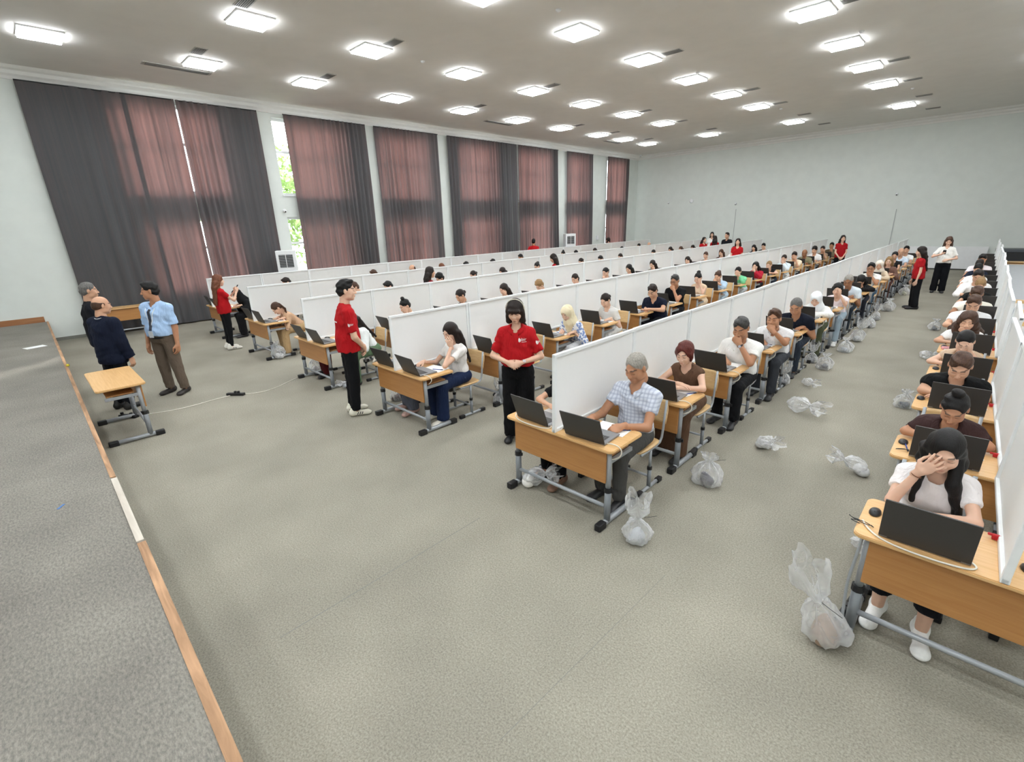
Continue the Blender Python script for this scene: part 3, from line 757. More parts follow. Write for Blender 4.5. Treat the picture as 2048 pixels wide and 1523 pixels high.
def cloth(col, kind='plain', col2='#ffffff', sc=1.):
    key = 'cloth_%s_%s_%s' % (kind, col, col2 if kind != 'plain' else '')
    if key in MATS: return MATS[key]
    if kind == 'plain':
        m = clothplain(key, col)
        return m
    m, nt, b = newmat(key); c1 = srgb(col)+(1,); c2 = srgb(col2)+(1,)
    tc = N(nt, 'TexCoord'); b.inputs['Roughness'].default_value = .85; b.inputs['Specular IOR Level'].default_value = .2
    if kind == 'floral':
        nz = N(nt, 'TexVoronoi'); nz.inputs['Scale'].default_value = 26; nt.links.new(tc.outputs['Object'], nz.inputs['Vector'])
        rp = N(nt, 'ValToRGB'); rp.color_ramp.interpolation = 'EASE'; rp.color_ramp.elements[0].position = .42; rp.color_ramp.elements[1].position = .62
        rp.color_ramp.elements[0].color = c2; rp.color_ramp.elements[1].color = c1
        nt.links.new(nz.outputs['Distance'], rp.inputs[0]); nt.links.new(rp.outputs[0], b.inputs['Base Color'])
    elif kind in ('plaid', 'stripe'):
        prev = None
        axes = (('X', 19.), ('Z', 19.)) if kind == 'plaid' else (('Z', 62.),)
        for a, s in axes:
            wv = N(nt, 'TexWave'); wv.wave_type = 'BANDS'; wv.bands_direction = a; wv.inputs['Scale'].default_value = s*.5*sc; wv.inputs['Distortion'].default_value = 1.2 if kind == 'plaid' else .25; wv.inputs['Detail'].default_value = 2; wv.inputs['Detail Scale'].default_value = .6
            nt.links.new(tc.outputs['Object'], wv.inputs['Vector'])
            rp = N(nt, 'ValToRGB'); rp.color_ramp.elements[0].position = .5; rp.color_ramp.elements[1].position = .78
            rp.color_ramp.elements[0].color = (0, 0, 0, 1); rp.color_ramp.elements[1].color = (1, 1, 1, 1)
            nt.links.new(wv.outputs['Fac'], rp.inputs[0])
            mx = N(nt, 'MixRGB'); mx.inputs['Color2'].default_value = c2
            if prev is None: mx.inputs['Color1'].default_value = c1
            else: nt.links.new(prev, mx.inputs['Color1'])
            mu = N(nt, 'Math', operation='MULTIPLY'); mu.inputs[1].default_value = .42 if kind == 'plaid' else .8
            nt.links.new(rp.outputs[0], mu.inputs[0]); nt.links.new(mu.outputs[0], mx.inputs['Fac']); prev = mx.outputs[0]
        nt.links.new(prev, b.inputs['Base Color'])
    nz = N(nt, 'TexNoise'); nz.inputs['Scale'].default_value = 240; nt.links.new(tc.outputs['Object'], nz.inputs['Vector'])
    bp = N(nt, 'Bump'); bp.inputs['Strength'].default_value = .2; bp.inputs['Distance'].default_value = .003
    nt.links.new(nz.outputs['Fac'], bp.inputs['Height']); nt.links.new(bp.outputs[0], b.inputs['Normal'])
    MATS[key] = m; return m

# ------------------------------------------------------------------ head, hair, hands
CACHE = {}
def head_arrays(sex, h):
    key = ('head', sex, h)
    if key in CACHE: return CACHE[key]
    f = sex == 'f'; s = SDF()
    s.ell((0, .014, .03), (.074, .094, .088), k=.01)
    s.ell((0, -.033, -.042), (.055 if f else .059, .056, .072), k=.04)
    s.ell((0, -.066, -.097), (.022 if f else .029, .02, .018), k=.03)
    for e in (-1, 1):
        s.ell((e*.037, -.058, -.03), (.024, .026, .026), k=.03)
        if not f: s.ell((e*.046, -.02, -.075), (.016, .03, .02), k=.03)
        s.ell((e*.031, -.101, .004), (.017, .016, .012), k=.018, op='-')
    s.cone((-.034, -.082, .024), (.034, -.082, .024), .0085, .0085, .02)
    s.cone((0, -.086, .012), (0, -.109, -.028), .006, .0105, .012)
    for e in (-1, 1):
        s.ell((e*.0115, -.099, -.033), (.0095, .011, .008), k=.008)
        s.ell((e*.031, -.0775, .003), (.0155, .0115, .0105), k=.004)
        s.ell((e*.0765, .012, -.004), (.008, .018, .031), k=.008)
    s.ell((0, -.0895, -.0615), (.022, .0115, .0065), k=.006)
    s.ell((0, -.0875, -.0715), (.019, .011, .0075), k=.006)
    s.cone((0, .02, -.05), (0, .03, -.135), .05 if f else .056, .048 if f else .056, .03)
    V, Q = s.mesh(h); V = smooth_verts(V, Q, 1, .35)
    x, y, z = np.abs(V[:, 0]), V[:, 1], V[:, 2]
    lips = np.exp(-((x/.021)**2+((z+.0665)/.0095)**2)**2)*(y < -.07)*(.75 if f else .45)
    bz = .027+.004*np.sin(np.clip((x-.012)/.042, 0, 1)*PI)
    brow = np.exp(-(((z-bz)/(.0042 if f else .0058))**2)**2)*((x > .012) & (x < .055) & (y < -.05))*.85
    lash = np.exp(-(((z+.0015)/.0035)**2)**2)*np.exp(-(((x-.031)/.0155)**2)**3)*(y < -.06)*.8
    ft = np.stack([lips, np.clip(np.maximum(brow, lash), 0, 1), np.zeros(len(V))], 1)
    CACHE[key] = (V, Q, ft); return CACHE[key]
def hand_arrays(pose, h, side):
    key = ('hand', pose, h, side)
    if key in CACHE: return CACHE[key]
    if ('hand', pose, h, -1) not in CACHE:
        s = SDF(); curl = dict(flat=(8, 14, 10), relax=(22, 28, 20), cup=(35, 40, 25), fist=(70, 85, 60), grip=(48, 55, 35), spread=(6, 18, 14))[pose]
        s.cone((-.03, 0, 0), (.02, 0, 0), .026, .027, .01); s.ell((.05, 0, .0), (.052, .042, .0155), k=.02)
        fan = 9 if pose == 'spread' else 2.5
        for i, (by, ln) in enumerate(((.031, .07), (.0105, .078), (-.0105, .072), (-.030, .057))):
            p = np.array((.088-.006*abs(i-1), by, 0.)); a = 0; yaw = math.radians((1.3-i)*fan)
            for j, fr in enumerate((.45, .31, .24)):
                a += math.radians(curl[j]*(1+.06*i)); q = p+ln*fr*np.array((math.cos(a)*math.cos(yaw), math.cos(a)*math.sin(yaw), -math.sin(a)))
                s.cone(p, q, .0092-.001*j, .0084-.001*j, .004); p = q
        p0 = (.022, .028, -.006); p1 = (.052, .052 if pose != 'fist' else .046, -.018); p2 = (.082, .05 if pose not in ('fist', 'grip') else .026, -.03); p3 = (.104, .044 if pose not in ('fist', 'grip') else .008, -.036)
        s.cone(p0, p1, .0135, .011, .014); s.cone(p1, p2, .0105, .0095, .005); s.cone(p2, p3, .0095, .0075, .004)
        V, Q = s.mesh(h); CACHE[('hand', pose, h, -1)] = (V, Q)
    V, Q = CACHE[('hand', pose, h, -1)]
    if side > 0: V = V*np.array((1, -1, 1)); Q = Q[:, ::-1]; CACHE[key] = (V, Q)
    return CACHE[key]
def rot(yaw=0, pitch=0, roll=0):
    return np.array((Matrix.Rotation(yaw, 3, 'Z') @ Matrix.Rotation(pitch, 3, 'X') @ Matrix.Rotation(roll, 3, 'Y')))
def hair_mesh(style, pq, h, seed=0, P=None):
    """head-local hair; pq = head pitch in degrees (rounded), so that long hair hangs straight down"""
    key = ('hair', style, pq, h, seed)
    if P is None and key in CACHE: return CACHE[key]
    s = SDF(); g = np.array((0, math.sin(-math.radians(pq))*-1., -math.cos(math.radians(pq))))
    # gravity in head space: world -z rotated by the inverse pitch
    R = rot(0, math.radians(pq)); g = R.T@np.array((0, 0, -1.)); back = R.T@np.array((0, 1., 0))
    wr = .0022; wf = 2.
    def face(c=(0, -.125, -.062), r=(.072, .085, .112), k=.012): s.ell(c, r, k=k, op='-')
    def ears(): 
        for e in (-1, 1): s.ell((e*.092, .004, -.012), (.022, .02, .03), k=.008, op='-')
    if style in ('short', 'crop', 'wavyshort'):
        t = {'short': .0045, 'crop': .0028, 'wavyshort': .012}[style]
        s.ell((0, .016, .034+t*2), (.0745+t, .0945+t, .0885+t*1.6), k=.01)
        s.ell((0, .03, -.012), (.0755+t*.6, .0835+t*.8, .072), k=.015)
        if style != 'crop': s.ell((0, -.05, .108), (.05, .04, .022 if style == 'short' else .03), k=.03)
        face((0, -.122, -.012), (.08, .078, .124)); ears(); s.half((0, .1, -.10), (0, -.62, -.78), .012)
        wr = {'short': .0042, 'crop': .002, 'wavyshort': .007}[style]; wf = {'short': 2.7, 'crop': 3., 'wavyshort': 1.9}[style]
    elif style == 'balding':
        s.ell((0, .022, .012), (.0785, .095, .068), k=.01); s.ell((0, .03, -.02), (.077, .0855, .065), k=.015); s.ell((0, -.02, .10), (.058, .10, .062), k=.02, op='-')
        face((0, -.122, -.012), (.08, .08, .124)); ears(); s.half((0, .1, -.085), (0, -.5, -.85), .015)
    elif style in ('long', 'longside', 'curly', 'half'):
        b = .009 if style != 'curly' else .02
        s.ell((0, .017, .037), (.076+b, .096+b, .089+b), k=.01)
        for e in (-1, 1): s.cone((e*.066, .012, .0), (e*.062, .03, -.075), .03, .03, .03)
        s.cone((0, .06, .0), (0, .07, -.08), .055, .05, .03)
        face((0, -.122, -.03), (.058, .085, .128))
        s.cone((0, -.1, .143), (0, .1, .152), .012, .012, .018, op='-')
        if P is not None:
            s.xform(P.HR, P.hs, P.hc)
            L = {'long': .16, 'longside': .2, 'curly': .36, 'half': .33}[style]*P.s
            for o_ in (-.065, 0, .065):
                a0 = P.hc+P.HR@np.array((o_, .07, -.05))*P.hs; a1 = P.nb-P.fw*.075*P.s+P.x*o_*1.2+P.u*.02; a2 = P.hip+P.u*L-P.fw*.135*P.s+P.x*o_*(1.25 if style != 'curly' else 2.)
                r0 = .036 if style != 'curly' else .055
                s.cone(a0, a1, .045, r0, .03); s.cone(a1, a2, r0, .018 if style != 'curly' else .05, .03)
            for e in (-1, 1):
                a0 = P.hc+P.HR@np.array((e*.066, .015, -.05))*P.hs
                if style == 'longside':
                    a1 = P.nb*.45+P.sh[e]*.55+P.fw*.085+P.u*.03; a2 = P.hip+P.u*(.30 if e < 0 else .08)+P.fw*.15+P.x*e*(.085 if e < 0 else .17)
                    s.cone(a0, a1, .032, .034 if e > 0 else .022, .02); s.cone(a1, a2, .034 if e > 0 else .022, .014, .02)
                elif style == 'curly':
                    a1 = P.nb*.5+P.sh[e]*.5+P.u*.02; s.cone(a0, a1, .05, .06, .03); s.cone(a1, a1-P.u*.12+P.fw*.03, .06, .05, .03)
                elif style == 'half': s.cone(a0, P.nb*.55+P.sh[e]*.45-P.fw*.02+P.u*.03, .03, .022, .02)
                else:
                    a1 = P.nb*.55+P.sh[e]*.45-P.fw*.02+P.u*.03; s.cone(a0, a1, .032, .03, .02); s.cone(a1, a1-P.u*.16-P.fw*.07, .03, .014, .02)
        if style == 'curly': wr = .008; wf = 1.9
        else: wr = .003
    elif style == 'bob':
        s.ell((0, .014, .034), (.092, .108, .1), k=.01)
        for e in (-1, 1): s.cone((e*.066, -.012, .0), (e*.074, -.022, -.105), .038, .036, .03)
        s.cone((0, .06, 0), (0, .06, -.1), .06, .05, .03)
        face((0, -.13, -.075), (.06, .075, .10), .01)
        s.cone((-.045, -.088, .042), (.045, -.088, .042), .02, .02, .02)
        wr = .002
    elif style in ('bun', 'lowbun', 'pony', 'updo'):
        s.ell((0, .017, .037), (.079, .099, .094), k=.01); s.ell((0, .03, -.012), (.078, .0865, .072), k=.015)
        face((0, -.122, -.018), (.074, .08, .128)); ears(); s.half((0, .1, -.09), (0, -.55, -.83), .02)
        if style == 'bun': s.ell((0, .075, .125), (.046, .042, .036), k=.012)
        elif style == 'lowbun': s.ell((0, .125, .0), (.042, .034, .04), k=.012)
        elif style == 'updo': s.ell((0, .095, .085), (.05, .04, .045), k=.015); wr = .004
        else:
            p = np.array((0, .11, .01)); q = p+back*.04+g*.06; s.cone(p, q, .022, .032, .015); s.cone(q, q+g*.24, .032, .012, .02)
    elif style == 'topbun':
        s.ell((0, .017, .037), (.079, .099, .094), k=.01); s.ell((0, .03, -.012), (.078, .0865, .072), k=.015)
        face((0, -.122, -.018), (.074, .08, .128)); ears(); s.half((0, .1, -.09), (0, -.55, -.83), .02)
        s.ell((0, .03, .15), (.042, .04, .034), k=.012); wr = .004
    elif style == 'pixie':
        s.ell((0, .012, .036), (.089, .106, .1), k=.01)
        for e in (-1, 1): s.cone((e*.072, -.018, .02), (e*.07, -.02, -.06), .03, .018, .02)
        s.cone((0, .07, .0), (0, .06, -.07), .05, .04, .03)
        face((.012, -.122, -.028), (.058, .085, .122)); wr = .003
    elif style == 'braids':
        s.ell((0, .017, .037), (.079, .099, .094), k=.01); s.ell((0, .03, -.012), (.078, .0865, .072), k=.015)
        face((0, -.122, -.018), (.074, .08, .128)); ears(); s.half((0, .1, -.09), (0, -.55, -.83), .02)
        for i in range(7):
            e = (i-3)/3; p = np.array((e*.05, .10, .02)); q = p+back*.08+g*.1+np.array((e*.05, 0, 0)); q2 = q+g*.28+back*.02
            s.cone(p, q, .016, .014, .012); s.cone(q, q2, .014, .008, .01)
        wr = .002
    elif style == 'hijab':
        s.ell((0, .014, .032), (.092, .114, .106), k=.01)
        s.ell((0, -.008, -.072), (.074, .074, .066), k=.05)
        s.ell((0, .05, -.05), (.078, .08, .08), k=.04)
        s.ell((0, -.128, -.008), (.057, .082, .088), k=.012, op='-')
        s.xform(P.HR, P.hs, P.hc); a0 = P.hc+P.HR@np.array((0, .03, -.08))*P.hs
        s.cone(a0, P.nb+P.fw*.01, .078, .088, .04)
        for e in (-1, 1): s.cone(P.nb, P.nb*.5+P.sh[e]*.5+P.u*.012, .085, .062, .05)
        s.cone(P.nb-P.fw*.04, P.hip+P.u*.33*P.s-P.fw*.075, .08, .075, .05); s.cone(P.nb+P.fw*.04, P.hip+P.u*.32*P.s+P.fw*.075, .07, .06, .05)
        wr = .0022; wf = 1.1
    V, Q = s.mesh(h, wr, seed, wf); V = smooth_verts(V, Q, 1, .3)
    me = tomesh('hair', [(V, Q)])
    if P is None: CACHE[key] = me
    return me
def shoe_mesh(kind, h):
    key = ('shoe', kind, h)
    if key in CACHE: return CACHE[key]
    s = SDF()
    s.cone((0, .05, .045), (0, -.14, .03), .042, .034, .03); s.ell((0, -.15, .028), (.045, .055, .028), k=.03); s.ell((0, .05, .055), (.036, .04, .045), k=.03)
    if kind != 'flat': s.cone((0, .03, .06), (0, .03, .105), .042, .04, .02)
    else: s.ell((0, -.03, .09), (.03, .07, .04), k=.01, op='-')
    s.half((0, 0, .004), (0, 0, -1))
    V, Q = s.mesh(h); V = smooth_verts(V, Q, 1, .4)
    CACHE[key] = tomesh('shoe', [(V, Q)]); return CACHE[key]
def ik(a, t, l1, l2, pole):
    a = np.asarray(a, float); t = np.asarray(t, float); d = t-a; L = np.linalg.norm(d); u = d/(L+1e-9)
    if L > (l1+l2)*.995: t = a+u*(l1+l2)*.995; L = (l1+l2)*.995
    x = (l1*l1-l2*l2+L*L)/(2*L); y = math.sqrt(max(0, l1*l1-x*x))
    p = np.asarray(pole, float); p = p-u*(p@u); p = nrm(p)
    return a+u*x+p*y, t

def sneaker(col):
    key = 'sneaker_'+col
    if key in MATS: return MATS[key]
    m, nt, b = newmat(key); tc = N(nt, 'TexCoord'); sx = N(nt, 'SeparateXYZ'); nt.links.new(tc.outputs['Object'], sx.inputs[0])
    def math_(op, a, v): n = N(nt, 'Math', operation=op); nt.links.new(a, n.inputs[0]); n.inputs[1].default_value = v; return n.outputs[0]
    y, z = sx.outputs['Y'], sx.outputs['Z']
    sl = N(nt, 'Math', operation='ADD'); nt.links.new(y, sl.inputs[0]); nt.links.new(math_('MULTIPLY', z, .6), sl.inputs[1])
    st = math_('GREATER_THAN', math_('SINE', math_('MULTIPLY', sl.outputs[0], 210.), 0), .1)
    a = math_('LESS_THAN', y, -.005); c = math_('GREATER_THAN', y, -.085); e = math_('GREATER_THAN', z, .022); f = math_('LESS_THAN', z, .058)
    o = st
    for q in (a, c, e, f): n = N(nt, 'Math', operation='MULTIPLY'); nt.links.new(o, n.inputs[0]); nt.links.new(q, n.inputs[1]); o = n.outputs[0]
    mx = N(nt, 'MixRGB'); mx.inputs['Color1'].default_value = srgb(col)+(1,); mx.inputs['Color2'].default_value = (.03, .03, .03, 1)
    nt.links.new(o, mx.inputs['Fac']); nt.links.new(mx.outputs[0], b.inputs['Base Color']); b.inputs['Roughness'].default_value = .55
    MATS[key] = m; return m
# ------------------------------------------------------------------ one person
DEF = dict(sex='f', h=1.66, lean=18, side=0, twist=0, hp=25, hy=0, hr=0, arms=('type', 'type'), build=1., sit=True, shirt='tee', sleeve=.55,
           top='#ffffff', topk='plain', top2='#ffffff', bottom='#22252e', legs='trousers', shoe='#2b2b2d', shoek='shoe', hair='long', hairc='dark', skin='light', lod=1, bare=False, yd=-.28)
LODH = {0: (.0125, .0044, .0048, .007), 1: (.019, .0074, .009, .0095), 2: (.027, .0115, .014, .0145), 3: (.032, .0135, .018, .018)}   # body, head, hand, hair voxel
class Pose: pass
def solve_pose(d):
    p = Pose(); s = d['h']/1.72; f = d['sex'] == 'f'; p.s = s; p.f = f
    sit = d['sit']
    hz = .535 if sit else .505*d['h']
    p.hip = np.array((0, 0, hz)); a = math.radians(d['lean']); b = math.radians(d['side'])
    p.u = nrm((math.sin(b), -math.sin(a), math.cos(a)*math.cos(b)))
    tw = math.radians(d['twist']); x = np.array((math.cos(tw), math.sin(tw), 0)); x = nrm(x-p.u*(x@p.u)); p.x = x; p.fw = nrm(np.cross(x, p.u))*-1  # points -Y
    if p.fw[1] > 0: p.fw = -p.fw
    T = .50*s if not sit else .47*s
    p.nb = p.hip+p.u*T; p.sw = (.146 if f else .168)*s*(.6+.4*d['build'])
    p.sh = {e: p.hip+p.u*(T-.078*s)+x*e*p.sw for e in (-1, 1)}
    nd = nrm(p.u*.55+np.array((0, 0, .45))+p.fw*.22)
    p.hc = p.nb+nd*(.168*s)
    p.HR = rot(math.radians(d['hy']), math.radians(d['hp']), math.radians(d['hr'])); p.hs = 1.03*s**.5*(.97 if f else 1.0)
    p.hsc = p.hs
    if sit:
        lg = d.get('legy', -.40)
        p.hj = {e: p.hip+np.array((e*.088*s, 0, -.0)) for e in (-1, 1)}
        p.kn = {e: np.array((e*(.115+d.get('knee', 0)), -.43*s, .505)) for e in (-1, 1)}
        p.an = {e: np.array((e*(.11+d.get('knee', 0)*.6), lg+(-.03*e*d.get('stag', 1)), .085)) for e in (-1, 1)}
    else:
        st = d.get('stance', .1)
        p.hj = {e: p.hip+np.array((e*.088*s, 0, -.03)) for e in (-1, 1)}
        p.an = {e: np.array((e*st, .03+d.get('stride', 0)*e, .085)) for e in (-1, 1)}
        p.kn = {e: (p.hj[e]+p.an[e])/2+np.array((0, -.015, .0)) for e in (-1, 1)}
    YD = d['yd']
    l1, l2 = .285*s, .25*s; p.el = {}; p.wr = {}; p.hd = {}
    for e, spec in zip((-1, 1), d['arms']):
        S = p.sh[e]; out = np.array((e*1., 0, 0)); zt = DT+.045
        nm = spec if isinstance(spec, str) else spec[0]; prm = spec[1:] if not isinstance(spec, str) else ()
        hpos = 'relax'; X = None; Z = np.array((0, 0, 1.))
        face = p.hc+p.HR@np.array((e*.02, -.085, -.075))
        if nm == 'type': W = np.array((e*.13, YD-.13, zt)); E, W = ik(S, W, l1, l2, (e*.8, .5, -.5)); X = np.array((-e*.25, -1, -.18))
        elif nm == 'near': W = np.array((e*.12, YD-.06, zt)); E, W = ik(S, W, l1, l2, (e*.55, .6, -.7)); X = np.array((-e*.5, -1, -.15))
        elif nm == 'mouse': W = np.array((e*.19, YD-.13, zt+.01)); E, W = ik(S, W, l1, l2, (e*.4, .5, -.8)); X = np.array((-e*.1, -1, -.12)); hpos = 'cup'
        elif nm == 'write': W = np.array((e*.10, YD-.09, zt)); E, W = ik(S, W, l1, l2, (e*.55, .5, -.7)); X = np.array((-e*.55, -1, -.25)); hpos = 'grip'; Z = np.array((e*.5, 0, 1.))
        elif nm == 'cross': E = np.array((e*.235, YD-.03, zt+.005)); W = np.array((-e*.01, YD-.11-(.03*e), zt+.012*(1-e))); X = np.array((-e*1, -.12, -.03)); hpos = 'flat'
        elif nm == 'flatcross': E = np.array((e*d.get('elb', .25), YD-.05, zt+.005)); W = E+l2*nrm((-e*.95, -.35, .02)); X = np.array((-e*1, -.3, -.05)); hpos = 'flat'
        elif nm in ('chin', 'mouth', 'cheek', 'forehead', 'fistcheek'):
            E = np.array((e*(.17 if not prm else prm[0]), YD-.06, zt+.005))
            off = {'chin': (e*.02, -.075, -.13), 'mouth': (e*.015, -.125, -.10), 'cheek': (e*.075, -.075, -.09), 'fistcheek': (e*.085, -.06, -.06), 'forehead': (e*.06, -.105, .0)}[nm]
            tgt = p.hc+p.hs*(p.HR@np.array(off)); W = E+nrm(tgt-E)*l2*1.0
            dv = tgt-W
            if np.linalg.norm(dv) > .10: W = tgt-nrm(tgt-E)*.07; 
            X = p.hc+p.HR@np.array((e*.03, -.08, .02))-W
            if nm == 'cheek': X = p.HR@np.array((-e*.0, -.0, 1.)); Z = p.HR@np.array((e*1., -.5, 0)); hpos = 'relax'
            elif nm == 'chin': X = p.HR@np.array((-e*.7, -.1, .6)); Z = p.HR@np.array((e*.2, -1., -.5)); hpos = 'fist'
            elif nm == 'fistcheek': X = p.HR@np.array((-e*.2, .0, 1.)); Z = p.HR@np.array((e*.6, -1., 0)); hpos = 'fist'
            elif nm == 'mouth': X = p.HR@np.array((-e*.6, .15, .6)); Z = p.HR@np.array((e*.3, -1., 0)); hpos = 'fist'
            else: X = p.HR@np.array((-e*.55, .1, .8)); Z = p.HR@np.array((e*.3, -1., 0)); hpos = 'spread'
        elif nm == 'hang': E, W = ik(S, S+np.array((e*.06, -.05, -(l1+l2)*.985)), l1, l2, (e*.3, 1, 0)); X = np.array((0, -.15, -1)); Z = np.array((e*1., -.1, 0))
        elif nm == 'clasp': W = p.hip+np.array((e*.075, -.20, .13*s)); E, W = ik(S, W, l1, l2, (e*1, .6, -.3)); X = np.array((-e*1, -.25, -.35)); Z = np.array((0, -1, .5)); hpos = 'relax'
        elif nm == 'claspl': W = p.hip+np.array((e*.06, -.19, -.03)); E, W = ik(S, W, l1, l2, (e*1, .6, -.3)); X = np.array((-e*.8, -.2, -.8)); Z = np.array((0, -1, .3)); hpos = 'relax'
        elif nm == 'behind': W = p.hip+np.array((e*.06, .15, .02)); E, W = ik(S, W, l1, l2, (e*1, .4, 0)); X = np.array((-e*.7, .1, -.6)); Z = np.array((0, 1, .1)); hpos = 'relax'
        elif nm == 'phone': W = p.hip+np.array((e*.09, -.25, .30*s)); E, W = ik(S, W, l1, l2, (e*1, .5, -.5)); X = np.array((-e*.5, -.4, .6)); Z = np.array((e*.4, -1, .0)); hpos = 'grip'
        elif nm == 'belly': W = p.hip+np.array((e*.05, -.21, .20*s)); E, W = ik(S, W, l1, l2, (e*1, .5, -.5)); X = np.array((-e*1, -.2, .1)); Z = np.array((0, -1, .4)); hpos = 'relax'
        elif nm == 'up': W = p.hip+np.array((e*.06, -.30, .40*s)); E, W = ik(S, W, l1, l2, (e*.6, .5, -.8)); X = np.array((-e*.3, -.5, .8)); Z = np.array((e*.8, -.6, 0)); hpos = 'grip'
        elif nm == 'lap': W = np.array((e*.07, -.22, .66)); E, W = ik(S, W, l1, l2, (e*1, .5, -.2)); X = np.array((-e*.4, -1, -.3))
        elif nm == 'at':   # explicit elbow, wrist, hand axes
            E, W, X, Z, hpos = np.array(prm[0], float), np.array(prm[1], float), np.array(prm[2], float), np.array(prm[3], float), prm[4]
        p.el[e] = E; p.wr[e] = W; p.hd[e] = (nrm(X), np.array(Z, float), hpos)
    return p
def person(label, loc, rz=0., parts=None, name='person', **kw):
    d = dict(DEF); d.update(kw); p = solve_pose(d); s = p.s; f = p.f; hb, hh_, hn, hr_ = LODH[d['lod']]; bl = d['build']
    root = empty(name, loc, rz); tag(root, label, 'person', kw.get('group', 'people in the exam hall'))
    B = np.array((p.x, -p.fw, p.u))    # rows: side, back, up
    pkey = repr([(k, d[k]) for k in sorted(d) if k in ('sex', 'h', 'lean', 'side', 'twist', 'hp', 'hy', 'hr', 'arms', 'build', 'sit', 'lod', 'legy', 'knee', 'stag', 'stance', 'stride', 'bare', 'yd', 'elb', 'hem')])
    # --- skin
    am = (.86 if f else 1.0)*s*(.55+.45*bl)
    key = ('body', pkey)
    if key not in CACHE:
        k = SDF()
        k.ell(p.hip+p.u*.30*s, (.135*s*bl, .09*s*bl, .17*s), B, .03)
        k.ell(p.hip+p.u*.08*s, (.13*s*bl, .09*s*bl, .12*s), B, .03)
        k.cone(p.sh[-1], p.sh[1], .045*am, .045*am, .05)
        k.cone(p.nb-p.u*.05, p.hc+p.HR@np.array((0, .022, -.06))*p.hs, (.050 if f else .058)*s, (.047 if f else .054)*s, .03)
        for e in (-1, 1):
            S, E, W = p.sh[e], p.el[e], p.wr[e]
            k.cone(S, E, .048*am, .038*am, .03); k.cone(E, W, .040*am, .0255*am, .012)
            mid = E+(W-E)*.3; k.ell(mid, np.array((.036, .036, .07))*am, None, .03) if False else None
            if d['bare'] and d['lod'] < 3:
                k.cone(p.hj[e], p.kn[e], .075*s, .055*s, .03); k.cone(p.kn[e], p.an[e], .053*s, .036*s, .02)
            elif d['lod'] < 2: k.cone(p.hj[e], p.kn[e], .05*s, .045*s, .03); k.cone(p.kn[e], p.an[e]+np.array((0, 0, -.02)), .043*s, .034*s, .02)
        V, Q = k.mesh(hb*1.08); V = smooth_verts(V, Q, 1, .4)
        HV, HQ, HF = head_arrays(d['sex'], hh_)
        HV2 = (HV*p.hs)@p.HR.T+p.hc
        ps = [(HV2, HQ), (V, Q)]
        for e in (-1, 1):
            X, Z, hpz = p.hd[e]; Z = nrm(Z-X*(Z@X)); Y = np.cross(Z, X)
            hv, hq = hand_arrays(hpz, hn, e); R = np.stack((X, Y, Z), 1)
            ps.append(((hv*(.93 if f else 1.03)*s)@R.T+p.wr[e], hq))
        CACHE[key] = tomesh('body', ps, None, HF)
    inst('body', CACHE[key], root, mat=SKIN[d['skin']])
    # --- top
    sk = d['shirt']; key = ('top', pkey, sk, d['sleeve'])
    if key not in CACHE:
        k = SDF(); g = .013+.004*(not f)
        cw, cdp = ((.150, .098) if f else (.168, .112)); cw *= s*bl; cdp *= s*bl
        k.ell(p.hip+p.u*.31*s, (cw+g, cdp+g, .175*s), B, .04)
        k.ell(p.hip+p.u*.10*s+p.fw*.012*bl, ((.138 if f else .150)*s*bl+g, (.102 if f else .118)*s*bl**1.4+g, .16*s), B, .05)
        if f:
            for e in (-1, 1): k.ell(p.hip+p.u*.285*s+p.x*e*.068*s+p.fw*.075*s, (.058*s, .05*s, .056*s), B, .04)
        k.cone(p.sh[-1]*.85+p.sh[1]*.15, p.sh[1]*.85+p.sh[-1]*.15, .050*am+g, .050*am+g, .06)
        for e in (-1, 1): k.cone(p.nb-p.u*.03, p.sh[e], .05*s, .046*am+g*.6, .05)
        k.cone(p.nb-p.u*.09, p.nb-p.u*.035, .078*s, .06*s, .05)
        if not d['sit']: k.cone(p.hip+p.u*.16*s-p.x*.045, p.hip-p.u*.10*s-p.x*.06, .105*s*bl+g, .112*s*bl+g, .06); k.cone(p.hip+p.u*.16*s+p.x*.045, p.hip-p.u*.10*s+p.x*.06, .105*s*bl+g, .112*s*bl+g, .06)
        elif sk in ('dress', 'robe', 'jacket'): k.ell(p.hip-p.u*.02, (.155*s*bl+g, .108*s*bl+g, .13*s), B, .05)
        for e in (-1, 1):
            S, E, W = p.sh[e], p.el[e], p.wr[e]; t = d['sleeve']; sg = g+(.006 if sk != 'jacket' else .012)
            if t > 0:
                if t <= 1: k.cone(S, E, .044*am+sg*.7, .041*am+sg*.85, .03, None, t)
                else:
                    k.cone(S, E, .050*am+sg, .043*am+sg, .03); k.cone(E, W, .043*am+sg, .030*am+sg, .02, None, t-1)
        if sk != 'robe': k.cone(p.nb-p.u*.05+p.fw*.03, p.nb+p.u*.08+p.fw*.03, .05*s, .07*s, .012, op='-')
        if sk == 'dress': k.cone(p.nb+p.fw*.09, p.nb+p.fw*.14-p.u*.16, .04*s, .012*s, .01, op='-')
        elif sk in ('vneck', 'polo', 'shirt', 'jacket'): k.cone(p.nb+p.fw*.085-p.u*.02, p.nb+p.fw*.125-p.u*.10, .026*s, .008*s, .01, op='-')
        if d['sit']: k.half((0, 0, .475), (0, 0, -1))
        elif sk != 'robe': k.half(p.hip-p.u*(d.get('hem', {'jacket': .17, 'shirt': -.03}.get(sk, .05)))*s, -p.u)
        V, Q = k.mesh(hb, .005 if d['lod'] < 3 else .003, len(label) % 7); V = smooth_verts(V, Q, 1, .4)
        CACHE[key] = tomesh('top', [(V, Q)])
    tn = {'jacket': 'jacket', 'dress': 'dress_top', 'robe': 'robe'}.get(sk, 'shirt')
